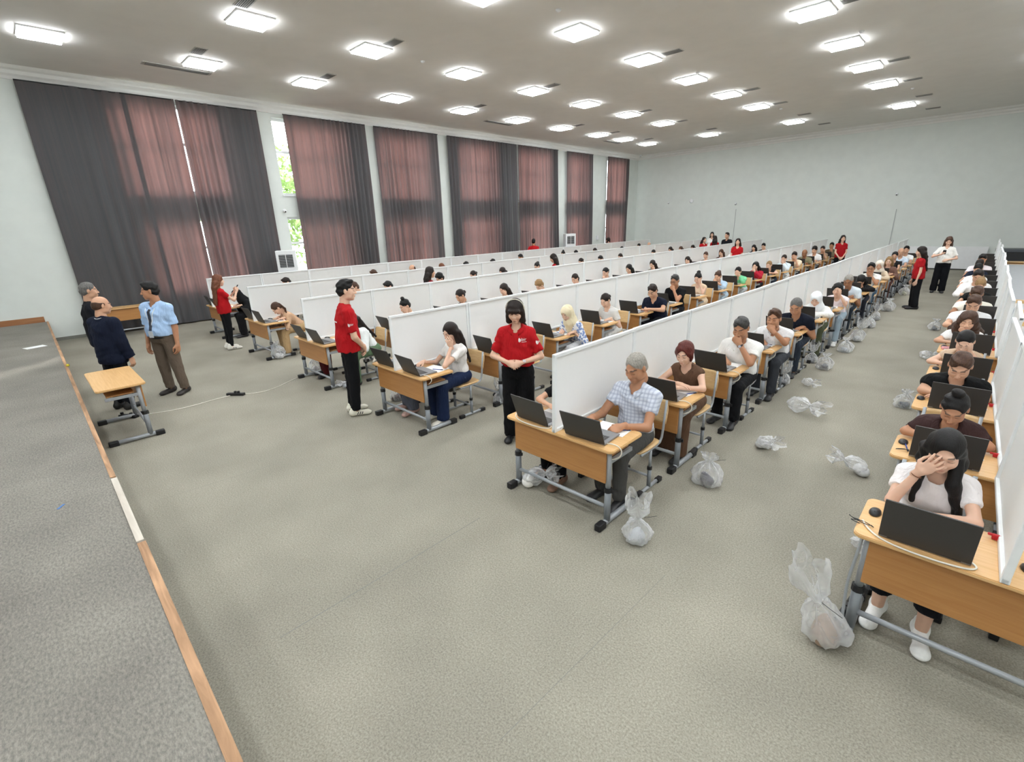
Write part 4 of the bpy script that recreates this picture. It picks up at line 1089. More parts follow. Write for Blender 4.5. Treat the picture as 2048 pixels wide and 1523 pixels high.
    inst(tn, CACHE[key], root, mat=cloth(d['top'], d['topk'], d['top2']))
    # --- legs
    if d['lod'] < 3 or not d['sit']:
        lk = d['legs']; key = ('legs', pkey, lk)
        if key not in CACHE:
            k = SDF(); w_ = {'trousers': (.088, .070, .058), 'wide': (.092, .082, .085), 'skirt': (.095, .085, .08), 'slim': (.085, .062, .046), 'short': (.09, .078, .06), 'capri': (.09, .078, .066)}[lk]
            w_ = tuple(v*s*(.5+.5*bl) for v in w_)
            k.ell(p.hip-p.u*.0, (.152*s*bl, .112*s*bl, .115*s), B if not d['sit'] else None, .04)
            for e in (-1, 1):
                k.cone(p.hj[e], p.kn[e], w_[0], w_[1], .03)
                if lk == 'capri': k.cone(p.kn[e], p.an[e], w_[1]*.98, w_[2], .025, None, .72)
                elif lk != 'short': k.cone(p.kn[e], p.an[e]+np.array((0, 0, -.03 if lk in ('wide', 'skirt') else -.005)), w_[1]*.98, w_[2], .025, None, 1.0)
            if lk == 'skirt':
                k.cone((p.hj[-1]+p.hj[1])/2, (p.kn[-1]+p.kn[1])/2, .09*s, .085*s, .04); k.cone((p.kn[-1]+p.kn[1])/2, (p.an[-1]+p.an[1])/2, .09*s, .10*s, .05, None, .95)
            if not d['sit']: k.half(p.hip+p.u*.13, p.u)
            k.half((0, 0, .012), (0, 0, -1))
            V, Q = k.mesh(hb*1.2, .003, 3); V = smooth_verts(V, Q, 1, .4)
            CACHE[key] = tomesh('legs', [(V, Q)])
        inst('skirt' if lk == 'skirt' else 'trousers', CACHE[key], root, mat=cloth(d['bottom']))
        sm = shoe_mesh(d['shoek'], .007 if d['lod'] < 2 else .013)
        for e in (-1, 1):
            o = inst('shoe', sm, root, (p.an[e][0], p.an[e][1], 0), (0, 0, e*.12), sneaker(d['shoe']) if d.get('stripes') else plain('shoe_'+d['shoe'], d['shoe'], .5))
    # --- hair
    hm = Matrix.Translation(p.hc) @ Matrix(p.HR.tolist()).to_4x4() @ Matrix.Scale(p.hs, 4)
    if d['hair']:
        pq = int(round(d['hp']/10.)*10) if d['hair'] in ('long', 'longside', 'curly', 'half', 'pony', 'braids', 'hijab') else 0
        lh = d['hair'] in ('long', 'longside', 'curly', 'half', 'hijab')
        o = bpy.data.objects.new('headscarf' if d['hair'] == 'hijab' else 'hair', hair_mesh(d['hair'], pq, hr_, 0, p if lh else None))
        me = o.data; mt = cloth(d['hairc']) if d['hair'] == 'hijab' else HAIR[d['hairc']]
        if not me.materials: me.materials.append(mt)
        o.material_slots[0].link = 'OBJECT'; o.material_slots[0].material = mt
        link(o, root)
        if not lh: o.matrix_local = hm
    p.hm = hm; p.root = root; p.d = d
    # --- extras
    for ex in (parts or ()):
        if ex == 'glasses':
            m = MB()
            for e in (-1, 1):
                m.tube([(e*.031+.021*math.cos(a), -.104, .003+.017*math.sin(a)) for a in [2*PI*i/12 for i in range(13)]], .0022, 5, False)
                m.tube([(e*.052, -.103, .008), (e*.078, -.03, .008), (e*.079, .012, .004)], .0022, 5)
            m.tube([(-.01, -.106, .006), (.01, -.106, .006)], .002, 5)
            o = m.build('glasses', M_BLACK, root); o.matrix_local = hm
        elif ex in ('watchL', 'watchR'):
            e = 1 if ex == 'watchL' else -1; a, b = p.el[e], p.wr[e]; q = a+(b-a)*.9; t = nrm(b-a)
            m = MB(); m.tube([tuple(q-t*.011), tuple(q+t*.011)], .031*am, 14)
            o = m.build('watch_strap', M_BLACK, root, smooth=False)
            u = p.hd[e][1]; u = nrm(u-t*(u@t)); c = q+u*.031*am
            MB().tube([tuple(c-u*.003), tuple(c+u*.007)], .017, 14).build('watch_face', plain('watch_steel', '#9a9a9c', .25, .8), o)
        elif ex in ('braceletR', 'braceletL'):
            e = 1 if ex[-1] == 'L' else -1; a, b = p.el[e], p.wr[e]; q = a+(b-a)*.9; t = nrm(b-a); u = nrm(np.cross(t, (.3, .2, 1.))); v = np.cross(t, u)
            MB().tube([tuple(q+(u*math.cos(w)+v*math.sin(w))*.0305*am) for w in [2*PI*i/16 for i in range(17)]], .0028, 5, False).build('bracelet', plain('bracelet_brown', '#7a4a2c', .4), root)
        elif ex in ('collar', 'wcollar'):
            m = MB(); n = 20; A = []
            tgt = [c for c in root.children if c.name.split('.')[0] == tn][0].data
            bv = BVHTree.FromPolygons([v.co for v in tgt.vertices], [list(q.vertices) for q in tgt.polygons])
            for i in range(n+1):
                a = math.radians(20+320*i/n); c_, s_ = math.sin(a), -math.cos(a); fr = max(0, -s_)     # starts at the front
                dirv = p.x*c_-p.fw*s_
                q0 = p.nb+dirv*(.060*s)+p.fw*.014-p.u*(.012+.035*fr**3)*s
                q1 = p.nb+dirv*(.088+.012*fr)*s+p.fw*.014-p.u*(.055+.045*fr**4)*s
                qm = (q0+q1)/2+dirv*.008+p.u*.008
                h = bv.find_nearest(Vector(q1))
                if h[0] is not None: q1 = np.array(h[0]+h[1]*.006)
                A.append([m.bm.verts.new(v) for v in (q0, qm, q1)])
            for i in range(n):
                for j in (0, 1): m.bm.faces.new((A[i][j], A[i+1][j], A[i+1][j+1], A[i][j+1]))
            if ex == 'wcollar':
                for r3 in A:
                    for v in r3: v.co += Vector(p.u)*.022-(v.co-Vector(p.nb))*.16
            o = m.build('collar' if ex == 'collar' else 'shirt_collar', cloth(d['top'], d['topk'], d['top2']) if ex == 'collar' else cloth('#f2f2f2'), root, smooth=True)
            so = o.modifiers.new('thick', 'SOLIDIFY'); so.thickness = .005
    return p
# ------------------------------------------------------------------ seating
def seat_xy(c, r, side): cx, cy = COLS[c]; return cx+side*.30, cy+(r-1)*PL
WHERE = {0: 'in the column at the right edge', 1: 'in the second column from the right', 2: 'in the third column from the right', 3: 'in the third column from the curtains', 4: 'in the second column from the curtains', 5: 'in the column nearest the curtains'}
SITTERS = []
def sit(c, r, label, head=None, side=None, lod=1, **kw):
    if side is None: side = -1 if c == 0 else 1
    sx, sy = seat_xy(c, r, side); y0 = sy+.765; edge = sy+.485
    d = dict(DEF); d.update(kw); best = None
    if head is not None:
        if c == 3 and r >= 3: head = (head[0], head[1]-4)
        l0 = kw.get('lean', 20)
        for lean in range(2, 52, 2):
            d['lean'] = lean; d['arms'] = ('near', 'near'); p = solve_pose(d); Wp = onz(head[0], head[1], p.hc[2])
            rx, ry = Wp[0]-p.hc[0], Wp[1]-p.hc[1]
            cost = max(0, abs(ry-y0)-.06)*30+abs(lean-l0)*.06+abs(rx-sx)*3
            if best is None or cost < best[0]: best = (cost, lean, rx, ry)
        _, lean, rx, ry = best; kw['lean'] = lean
        lx = (sx-.0, sx+.28) if side > 0 else (sx-.27, sx-(.03 if r == 3 else 0.))
        rx = min(max(rx, lx[0]), lx[1]); ry = min(max(ry, y0-.10), y0+.14)
    else: rx, ry = sx, y0
    chair(rx*.5+sx*.5, ry+.0, 'plywood school chair, %s from the stage %s, %s side' % (ORD[r], WHERE[c], 'left' if side < 0 else 'right'))
    kw['yd'] = edge-ry
    p = person(label, (rx, ry, 0), lod=lod, **kw)
    p.cr = (c, r, side); SITTERS.append(p)
    return p
def standing(label, foot, rz, **kw):
    return person(label, (foot[0], foot[1], 0), rz, sit=False, **kw)
M_, F_ = dict(sex='m', h=1.74), dict(sex='f', h=1.65)
# --- second column from the right (largest faces)
sit(1, 1, 'grey-haired man in a pale plaid shirt at the front desk', (1272, 735), lod=0, sex='m', h=1.75, hair='crop', hairc='silver', skin='tan', shirt='shirt', top='#d2d7e2', topk='plaid', top2='#939bb3', bottom='#4b4a48', arms=('mouse', 'write'), hp=24, hy=-8, parts=['collar'], lean=16)
sit(1, 2, 'woman with short auburn hair in a brown sleeveless dress, arms folded', (1370, 706), lod=0, **F_, hair='pixie', hairc='auburn', skin='fair', shirt='dress', sleeve=0, top='#5f4636', bottom='#5f4636', legs='skirt', arms=('cross', 'cross'), hp=20, lean=16)
sit(1, 3, 'grey-haired man in a white polo with a watch, hand over his mouth', (1482, 656), lod=0, sex='m', h=1.78, hair='short', hairc='saltpepper', skin='tan', shirt='polo', top='#f1efeb', bottom='#17181b', arms=('near', 'mouth'), hp=24, build=1.06, parts=['collar', 'watchL'], lean=18)
sit(1, 4, 'brown-haired man in a white shirt, fist on his chin', (1548, 637), lod=0, sex='m', h=1.76, hair='short', hairc='brown', skin='tan', shirt='shirt', top='#f0eff0', bottom='#3a3d43', arms=('near', 'mouth'), hp=6, lean=14, parts=['collar'])
sit(1, 5, 'man with cropped grey hair in a navy polo reading', (1592, 613), lod=1, sex='m', h=1.76, hair='crop', hairc='grey', skin='tan', shirt='polo', top='#161a27', bottom='#2f3742', arms=('near', 'near'), hp=28, build=1.06, parts=['collar'])
whij = sit(1, 6, 'woman in a white headscarf and white sweater with dark straps', (1632, 598), lod=1, **F_, hair='hijab', hairc='#eceef0', skin='fair', top='#ecebe7', sleeve=1.92, bottom='#4d523c', legs='wide', arms=('cross', 'cross'), hp=28, build=1.1)
sit(1, 7, 'black-haired woman in a white and pink tee, cheek on her hand', (1675, 579), lod=1, **F_, hair='pixie', hairc='black', skin='fair', top='#f3e7ea', bottom='#9fb0bd', shoe='#e6e6e4', arms=('near', 'cheek'), hp=12)
sit(1, 8, 'elderly man with white hair in a light blue shirt', (1697, 562), lod=1, **M_, hair='crop', hairc='silver', skin='brown', shirt='shirt', top='#d9e3ec', bottom='#2c343d', arms=('near', 'write'), hp=26, parts=['collar'])
sit(1, 9, 'person with long black hair bent low over the desk', (1722, 560), lod=2, **F_, hair='long', hairc='black', top='#1d1b1c', sleeve=1.9, arms=('cross', 'cross'), hp=60, lean=40)
sit(1, 10, 'man with dark-rimmed glasses in a white tee, chin on his fist', (1742, 536), lod=1, **M_, hair='short', hairc='black', skin='tan', top='#f4f3ef', bottom='#3f5a70', arms=('near', 'chin'), hp=12, parts=['glasses'])
sit(1, 11, 'woman in a beige headscarf and cream cardigan', (1759, 530), lod=2, **F_, hair='hijab', hairc='#e3d9ca', top='#d2bfa6', sleeve=1.9, bottom='#a38c76', arms=('cross', 'cross'), hp=15)
sit(1, 12, 'light-haired woman in a brown long-sleeved top and brown trousers', (1778, 522), lod=2, **F_, hair='half', hairc='blond', skin='fair', top='#7c5d52', sleeve=1.9, bottom='#5b3b36', arms=('cross', 'near'), hp=12)
sit(1, 13, 'dark-haired woman in a black vest over a white shirt', (1793, 508), lod=2, **F_, hair='lowbun', hairc='black', top='#1c1d20', sleeve=.3, bottom='#15171c', arms=('near', 'near'), hp=18)
sit(1, 14, 'bald man in a pale blue shirt near the end of the aisle', (1806, 498), lod=2, **M_, hair='balding', hairc='silver', skin='light', shirt='shirt', top='#cfdcea', arms=('near', 'near'), hp=16)
sit(1, 15, 'dark-haired man in a white shirt behind the bald man', (1824, 491), lod=2, **M_, hair='short', hairc='black', top='#f0f0f0', arms=('near', 'near'), hp=12)
# --- right edge column, left seats
sit(0, 1, 'woman with long dark hair in a white tee resting her forehead on her hand', (1890, 902), lod=0, **F_, hair='longside', hairc='black', skin='fair', top='#efe9e8', bottom='#14161c', shoe='#efefec', legs='capri', bare=True, parts=['braceletR'], arms=('forehead', 'flatcross'), elb=.2, hp=22, lean=14, hy=6)
sit(0, 2, 'woman with a dark topknot in a brown tee leaning on folded arms', (1914, 818), lod=0, **F_, hair='topbun', hairc='black', skin='tan', top='#3d2a29', sleeve=.75, arms=('flatcross', 'cross'), elb=.24, hp=34, lean=26, build=1.14)
sit(0, 3, 'man with short brown hair in a black tee leaning over his desk', (1944, 735), lod=0, **M_, hair='short', hairc='brown', skin='light', top='#0f1011', arms=('flatcross', 'flatcross'), elb=.215, hp=36, lean=26, build=1.1)
sit(0, 4, 'woman with dark centre-parted hair in a beige sleeveless top', (1930, 683), lod=1, **F_, hair='lowbun', hairc='black', skin='fair', top='#cbb299', sleeve=0, arms=('flatcross', 'cheek'), hp=36, lean=26)
sit(0, 5, 'woman with big curly brown hair in a white tee, chin on hand', (1935, 643), lod=1, **F_, hair='curly', hairc='brown', skin='light', top='#f3f2f0', arms=('flatcross', 'chin'), hp=10, lean=22)
sit(0, 6, 'brown-haired boy in a white tee reading', (1947, 607), lod=1, **M_, hair='short', hairc='brown', skin='light', top='#ededee', arms=('flatcross', 'near'), elb=.24, hp=32)
sit(0, 7, 'man in a white shirt with his brown elbow on the desk', (1953, 588), lod=1, **M_, hair='short', hairc='brown', skin='brown', top='#f4efe2', arms=('flatcross', 'near'), elb=.24, hp=36, lean=26)
sit(0, 8, 'woman with light brown hair in a black top', (1960, 570), lod=2, **F_, hair='updo', hairc='blond', skin='light', top='#161616', arms=('flatcross', 'near'), elb=.24, hp=36, lean=26)
sit(0, 9, 'person with short dark hair in a loose white shirt', (1956, 552), lod=2, **M_, hair='short', hairc='dark', skin='light', top='#f5f3f1', sleeve=1.2, arms=('flatcross', 'near'), elb=.24, hp=30, lean=24)
sit(0, 10, 'person with glossy black hair in a white top', (1957, 535), lod=2, **F_, hair='lowbun', hairc='black', skin='light', top='#f7f5f3', arms=('flatcross', 'near'), elb=.24, hp=36, lean=26)
sit(0, 11, 'person in a navy top with dark hair bent forward', (1962, 521), lod=2, **F_, hair='lowbun', hairc='dark', skin='light', top='#1b2233', arms=('flatcross', 'near'), hp=40, lean=28)
sit(0, 12, 'person in a white and pink top at the far end', (1969, 507), lod=2, **M_, hair='short', hairc='black', skin='tan', top='#e9dfe2', arms=('flatcross', 'near'), hp=26)
# --- third column from the right
sit(2, 1, 'girl with long dark hair in a white tee and wide navy trousers', (893, 662), lod=0, **F_, hair='long', hairc='dark', skin='fair', top='#ece8e4', bottom='#1b2846', legs='wide', shoe='#d8d3c6', shoek='flat', arms=('mouse', 'cheek'), hp=24, lean=18)
sit(2, 2, 'dark-haired woman hidden behind the standing helper in red', (1028, 640), lod=2, **F_, hair='long', hairc='dark', top='#4a3030', bottom='#2a2020', arms=('near', 'near'), hp=26)
sit(2, 3, 'woman in a cream headscarf and blue floral blouse writing', (1134, 626), lod=1, **F_, hair='hijab', hairc='#e6d9b8', skin='fair', top='#f2f3f6', topk='floral', top2='#8498c6', sleeve=1.6, bottom='#c9c9cc', arms=('write', 'near'), hp=30)
sit(2, 4, 'woman with dark tied hair in a white striped tee', (1205, 600), lod=1, **F_, hair='lowbun', hairc='dark', skin='fair', top='#eceae4', topk='stripe', top2='#a3a4a6', bottom='#e9e9e9', arms=('write', 'near'), hp=30, build=1.08)
sit(2, 5, 'broad man in a navy polo writing with a pen', (1305, 582), lod=1, sex='m', h=1.78, hair='short', hairc='dark', skin='light', shirt='polo', top='#12172a', bottom='#14161c', arms=('write', 'flatcross'), hp=30, build=1.12, parts=['collar'])
sit(2, 6, 'man with glasses in a black polo, fist against his mouth', (1344, 561), lod=1, **M_, hair='short', hairc='saltpepper', skin='tan', shirt='polo', top='#0f1013', bottom='#14151a', arms=('near', 'mouth'), hp=16, parts=['glasses', 'collar'])
sit(2, 7, 'woman with a dark bun in a beige sleeveless dress', (1394, 556), lod=1, **F_, hair='bun', hairc='black', skin='fair', shirt='dress', sleeve=0, top='#e6cdb0', bottom='#dcc5a8', legs='skirt', arms=('near', 'cheek'), hp=24)
sit(2, 8, 'brown-haired woman in a light blue denim shirt, hand to her mouth', (1427, 552), lod=1, **F_, hair='updo', hairc='brown', skin='light', shirt='shirt', top='#b5cde2', sleeve=1.4, bottom='#bcd0e0', arms=('near', 'mouth'), hp=22)
sit(2, 9, 'woman in a mint green shirt holding her cheek', (1476, 543), lod=1, **F_, hair='pony', hairc='black', skin='fair', shirt='shirt', top='#7fd6a0', sleeve=1.7, bottom='#c3c8cc', arms=('near', 'cheek'), hp=20)
sit(2, 10, 'woman with dark hair in a red blouse, hand on her mouth', (1511, 532), lod=1, **F_, hair='half', hairc='black', skin='fair', top='#b02236', sleeve=1.9, bottom='#1b1c24', arms=('near', 'mouth'), hp=12)
sit(2, 11, 'woman with blond tied hair in a black sleeveless top', (1538, 530), lod=1, **F_, hair='lowbun', hairc='blond', skin='fair', top='#15161a', sleeve=0, bottom='#2c3442', arms=('cross', 'cross'), hp=20)
sit(2, 12, 'woman in a pale blue shirt and white trousers, hand on mouth', (1568, 517), lod=1, **F_, hair='lowbun', hairc='dark', skin='fair', shirt='shirt', top='#dbe7ee', sleeve=1.9, bottom='#ecebe6', arms=('near', 'mouth'), hp=16)
sit(2, 13, 'dark-haired person in a cream shirt, hand on brow', (1586, 511), lod=2, **M_, hair='short', hairc='dark', skin='light', top='#efdcc0', sleeve=1., arms=('near', 'forehead'), hp=22)
sit(2, 14, 'bald man in an olive green tee', (1609, 506), lod=2, **M_, hair='balding', hairc='dark', skin='brown', top='#8f8a6d', arms=('near', 'near'), hp=26)
sit(2, 15, 'man with curly black hair in a white tee', (1623, 500), lod=2, **M_, hair='wavyshort', hairc='black', skin='light', top='#f4f2f2', arms=('near', 'near'), hp=18)
sit(2, 16, 'dark-haired woman in a beige tee near the end of the row', (1641, 498), lod=2, **F_, hair='lowbun', hairc='dark', skin='light', top='#a9927a', arms=('near', 'cheek'), hp=22)
sit(2, 17, 'dark-haired man in an olive jacket at the last desk', (1656, 491), lod=2, **M_, hair='short', hairc='black', skin='tan', top='#6d614c', sleeve=1.8, arms=('near', 'mouth'), hp=14)
# --- third column from the curtains
sit(3, 1, 'person in a white top and green trousers bent behind the youth', (706, 640), lod=1, **F_, hair='long', hairc='dark', top='#eef2f0', sleeve=1.8, bottom='#5c7458', legs='wide', arms=('near', 'near'), hp=40, lean=36)
sit(3, 2, 'woman with a black topknot in a cream top, cheek on hand', (810, 612), lod=1, **F_, hair='topbun', hairc='black', skin='fair', top='#ead9c6', bottom='#3c3a3a', arms=('near', 'cheek'), hp=26)
sit(3, 3, 'woman with dark pinned-up hair in a grey top', (920, 595), lod=1, **F_, hair='lowbun', hairc='dark', skin='light', top='#8b8986', sleeve=1., arms=('near', 'near'), hp=32)
sit(3, 4, 'dark-haired woman resting her cheek on her fist, beyond the red polo', (1004, 582), lod=2, **F_, hair='half', hairc='dark', skin='fair', top='#c9b6a4', arms=('near', 'cheek'), hp=26)
sit(3, 5, 'person with short blond hair in a white top looking down', (1070, 574), lod=2, **F_, hair='wavyshort', hairc='blond', skin='fair', top='#f4f2f0', arms=('near', 'near'), hp=40)
sit(3, 6, 'woman with a dark low ponytail in a pale grey top', (1150, 561), lod=2, **F_, hair='pony', hairc='dark', skin='fair', top='#d3d9df', arms=('near', 'near'), hp=28)
sit(3, 7, 'dark-haired woman holding her face in a grey cardigan', (1208, 548), lod=2, **F_, hair='lowbun', hairc='black', skin='fair', top='#7f7c7c', arms=('near', 'mouth'), hp=24)
for r, px, hr, hc, tc, w in ((8, (1256, 541), 'half', 'black', '#d8d4cf', 'black-haired woman in a pale top'), (9, (1300, 532), 'half', 'dark', '#8f8781', 'dark-haired woman in a taupe top'), (11, (1371, 524), 'long', 'dark', '#4b3b3b', 'woman with long dark hair in a dark top'), (12, (1404, 514), 'lowbun', 'brown', '#b9b2aa', 'brown-haired woman in a grey-beige top'), (13, (1435, 508), 'long', 'brown', '#6b5b5b', 'woman with long brown hair in a mauve top'), (14, (1460, 500), 'short', 'dark', '#f2f0f0', 'dark-haired man in a white top'), (16, (1504, 499), 'half', 'black', '#2a2a2e', 'black-haired woman in a black top'), (17, (1527, 496), 'short', 'black', '#4a4a45', 'black-haired man in a dark green top')):
    sit(3, r, '%s, %s desk, third column from curtains' % (w, ORD[r]), px, lod=2 if r < 12 else 3, **(M_ if hr == 'short' else F_), hair=hr, hairc=hc, skin='fair', top=tc, arms=('near', 'cheek' if r % 2 else 'near'), hp=24)
# --- second column from the curtains
sit(4, 1, 'woman with long dark braids in beige bending over her laptop', (553, 616), lod=1, **F_, hair='braids', hairc='brown', skin='fair', top='#c7a283', sleeve=1., bottom='#b99b72', legs='wide', arms=('near', 'near'), hp=50, lean=40)
for r, px, hr, hc, tc, w in ((2, (663, 556), 'short', 'brown', '#bfb5a5', 'brown-haired person'), (3, (777, 573), 'short', 'black', '#3b3b3f', 'black-haired man'), (4, (880, 557), 'wavyshort', 'black', '#8a2b2f', 'curly black-haired man'), (5, (945, 550), 'lowbun', 'dark', '#cfcac3', 'dark-haired woman in a light top'), (6, (1003, 543), 'half', 'dark', '#a9a3a0', 'woman with dark loose hair'), (7, (1066, 532), 'updo', 'black', '#e2d5c8', 'woman with pinned black hair'), (9, (1157, 523), 'lowbun', 'dark', '#8f8b88', 'woman with a dark low bun'), (10, (1197, 518), 'short', 'black', '#404248', 'short-haired dark man'), (11, (1234, 513), 'pony', 'dark', '#d9d5d2', 'woman with a dark ponytail'), (13, (1303, 505), 'lowbun', 'black', '#c8c5c2', 'black-haired woman'), (14, (1339, 499), 'half', 'dark', '#a5605f', 'dark-haired woman in a rosy top'), (15, (1356, 498), 'half', 'brown', '#bda892', 'brown-haired woman in a tan top'), (16, (1382, 495), 'half', 'dark', '#cfd0d2', 'dark-haired woman in a pale top')):
    sit(4, r, '%s, %s desk, second column from curtains' % (w, ORD[r]), px, lod=2 if r < 8 else 3, **(M_ if 'short' in hr else F_), hair=hr, hairc=hc, skin='fair', top=tc, arms=('near', 'near'), hp=30)
# --- column nearest the curtains
sit(5, 1, 'woman in a black robe and black headscarf at the front desk', (478, 590), lod=1, **F_, hair='hijab', hairc='#141416', skin='fair', shirt='robe', top='#141416', sleeve=1.9, bottom='#141416', legs='skirt', arms=('near', 'near'), hp=24)
for r, px, hr, hc, w in ((2, (567, 564), 'short', 'dark', 'man with wavy dark hair'), (4, (748, 548), 'short', 'brown', 'brown-haired man'), (5, (818, 537), 'balding', 'brown', 'man with thinning hair'), (6, (868, 533), 'half', 'ginger', 'ginger-haired woman'), (7, (925, 530), 'short', 'black', 'black-haired man'), (8, (970, 524), 'short', 'black', 'man with thick black hair'), (9, (1022, 514), 'short', 'black', 'dark man with short hair'), (11, (1117, 505), 'bun', 'black', 'woman with a black bun'), (12, (1147, 506), 'short', 'black', 'short-haired dark man'), (13, (1181, 501), 'half', 'dark', 'woman with dark loose hair'), (15, (1237, 498), 'short', 'black', 'black-haired man'), (16, (1267, 491), 'lowbun', 'black', 'woman with black tied hair'), (17, (1290, 489), 'balding', 'dark', 'balding man')):
    sit(5, r, '%s, %s desk, column nearest the curtains' % (w, ORD[r]), px, lod=2 if r < 6 else 3, **(M_ if hr in ('short', 'balding') else F_), hair=hr, hairc=hc, skin='light', top=['#c6c2bc', '#54565c', '#d8c9b8', '#7d8896'][r % 4], arms=('near', 'near'), hp=28)
# --- left seats whose limbs show past the front partitions
sit(1, 1, 'person in a black top behind the front partition, only arm and legs showing', None, -1, 1, **F_, hair='lowbun', hairc='black', skin='light', top='#141416', sleeve=.6, bottom='#101014', shoe='#8a6a58', shoek='flat', arms=('flatcross', 'near'), elb=.24, hp=30, lean=26)
sit(2, 1, 'person in a grey patterned skirt and sandals behind the partition', None, -1, 1, **F_, hair='lowbun', hairc='black', skin='light', top='#cfc9c2', bottom='#5c5f6b', legs='skirt', shoe='#caa59a', shoek='flat', arms=('near', 'near'), hp=30, lean=26)
sit(3, 1, 'person in a long dark red dress behind the partition', None, -1, 1, **F_, hair='lowbun', hairc='black', skin='light', top='#5a171b', bottom='#4d1216', legs='skirt', arms=('near', 'near'), hp=30, lean=26)
# ------------------------------------------------------------------ people standing
RED = '#b0151c'
polo = standing('woman with dark fringed bob in red polo, hands clasped, in the aisle', (-1.19, .82), math.radians(34), lod=0, sex='f', h=1.72, hair='bob', hairc='dark', skin='fair', shirt='polo', sleeve=.8, top=RED, bottom='#0d0d10', legs='wide', shoe='#1c1c1e', arms=('clasp', 'clasp'), lean=2, hp=20, build=1.14, hem=-.07, parts=['collar', 'watchL'])
youth = standing('black-haired youth in a red polo in profile, back print showing', (-3.49, -.02), math.radians(163), lod=0, sex='m', h=1.88, hair='short', hairc='black', skin='fair', shirt='tee', sleeve=.8, top=RED, bottom='#101114', shoe='#e8e4d4', arms=('claspl', 'claspl'), lean=3, hp=4, hy=-12, build=1.0, stripes=True)
bman = standing('man in a light blue shirt with lanyard and brown trousers', (-6.60, -1.50), math.radians(38), lod=0, sex='m', h=1.83, hair='short', hairc='black', skin='tan', shirt='shirt', sleeve=.85, top='#a9c6ea', bottom='#6a5d51', shoe='#2a2523', arms=('hang', 'hang'), lean=-2, hp=4, hy=-55, build=1.14, parts=['collar'], stance=.13)
standing('grey-haired man in a dark suit beside the stage, facing right', (-7.75, -2.15), math.radians(178), lod=1, sex='m', h=1.82, hair='crop', hairc='grey', skin='light', shirt='jacket', sleeve=1.95, top='#15161d', bottom='#14151b', shoe='#121212', arms=('hang', 'hang'), lean=0, hp=4, build=1.06, parts=['wcollar', 'collar'])
standing('balding man in a navy suit by the stage, back turned', (-6.40, -2.17), math.radians(212), lod=0, sex='m', h=1.70, hair='balding', hairc='brown', skin='light', shirt='jacket', sleeve=1.95, top='#10172a', bottom='#0e1118', shoe='#121212', arms=('hang', 'hang'), lean=2, hp=8, hy=-20, build=1.12, parts=['wcollar', 'collar'])
redl = standing('ginger-haired woman in a red polo holding up a phone near the curtains', (-9.2, .08), math.radians(180), lod=1, sex='f', h=1.66, hair='long', hairc='ginger', skin='fair', shirt='tee', top=RED, bottom='#121316', shoe='#e8e4da', arms=('up', 'up'), lean=-2, hp=8, legs='slim', stripes=True)
standing('woman with long dark hair in red, seen from behind among the left columns', (-6.35, 3.45), math.radians(160), lod=2, sex='f', h=1.65, hair='long', hairc='dark', top='#7e1c22', bottom='#15151a', arms=('hang', 'hang'), lean=0, hp=5)
standing('man in a red polo with his back turned, by the curtains', (-12.25, 13.5), math.radians(215), lod=2, sex='m', h=1.84, hair='short', hairc='black', skin='tan', top=RED, bottom='#15151a', arms=('behind', 'behind'), lean=0, hp=4)
standing('woman with long dark hair in red bending over a far left desk', (-6.55, 8.1), math.radians(-60), lod=2, sex='f', h=1.63, hair='long', hairc='dark', skin='fair', top='#a3141c', bottom='#15151a', arms=('hang', 'hang'), lean=6, hp=25)
standing('woman with a dark bob in red, in profile near the far air conditioner', (-12.2, 19.4), math.radians(-70), lod=2, sex='f', h=1.65, hair='bob', hairc='dark', skin='fair', top=RED, bottom='#15151a', arms=('hang', 'hang'), lean=0, hp=6)
standing('woman with long dark hair in red, leftmost of the far group', (-7.04, 19.2), math.radians(60), lod=2, sex='f', h=1.65, hair='long', hairc='dark', skin='fair', top=RED, bottom='#15151a', arms=('hang', 'hang'), lean=0, hp=4)
standing('woman with long dark hair in red, second of the far group, back turned', (-7.1, 20.6), math.radians(200), lod=2, sex='f', h=1.66, hair='long', hairc='dark', skin='fair', top=RED, bottom='#15151a', arms=('hang', 'hang'), lean=0, hp=4)
standing('dark-haired woman in white behind the far group in red', (-8.0, 22.4), math.radians(20), lod=2, sex='f', h=1.79, hair='half', hairc='black', skin='fair', top='#f2f1ee', bottom='#15151a', arms=('hang', 'clasp'), lean=0, hp=4)
standing('man in a black jumper standing before the back wall', (-6.5, 20.5), math.radians(-10), lod=2, sex='m', h=1.81, hair='short', hairc='dark', skin='light', top='#14161c', sleeve=1.8, bottom='#15151a', arms=('claspl', 'claspl'), lean=0, hp=4, hy=-10)
standing('woman with tied dark hair in a red polo facing the camera, far middle aisle', (-4.35, 15.9), math.radians(12), lod=2, sex='f', h=1.73, hair='half', hairc='dark', skin='fair', shirt='polo', top=RED, bottom='#15151a', arms=('claspl', 'claspl'), lean=0, hp=2)
standing('woman with very long dark hair in red polo, hands clasped, far end', (-1.77, 19.4), math.radians(22), lod=1, sex='f', h=1.69, hair='long', hairc='dark', skin='fair', shirt='polo', top='#a0141b', bottom='#121216', arms=('claspl', 'claspl'), lean=0, hp=2)
standing('woman with long dark hair in red polo, standing in right aisle', (1.16, 13.2), math.radians(-72), lod=1, sex='f', h=1.62, hair='long', hairc='dark', skin='fair', top='#a5161d', bottom='#131417', legs='wide', arms=('hang', 'hang'), lean=3, hp=12, hy=-10)
wwom = standing('woman in a white blouse and wide black trousers looking at her phone', (1.40, 16.85), math.radians(4), lod=1, sex='f', h=1.72, hair='half', hairc='brown', skin='fair', shirt='shirt', sleeve=.75, top='#f4f2ec', bottom='#0f1014', legs='wide', arms=('phone', 'clasp'), lean=0, hp=28, build=1.08, parts=['collar'])
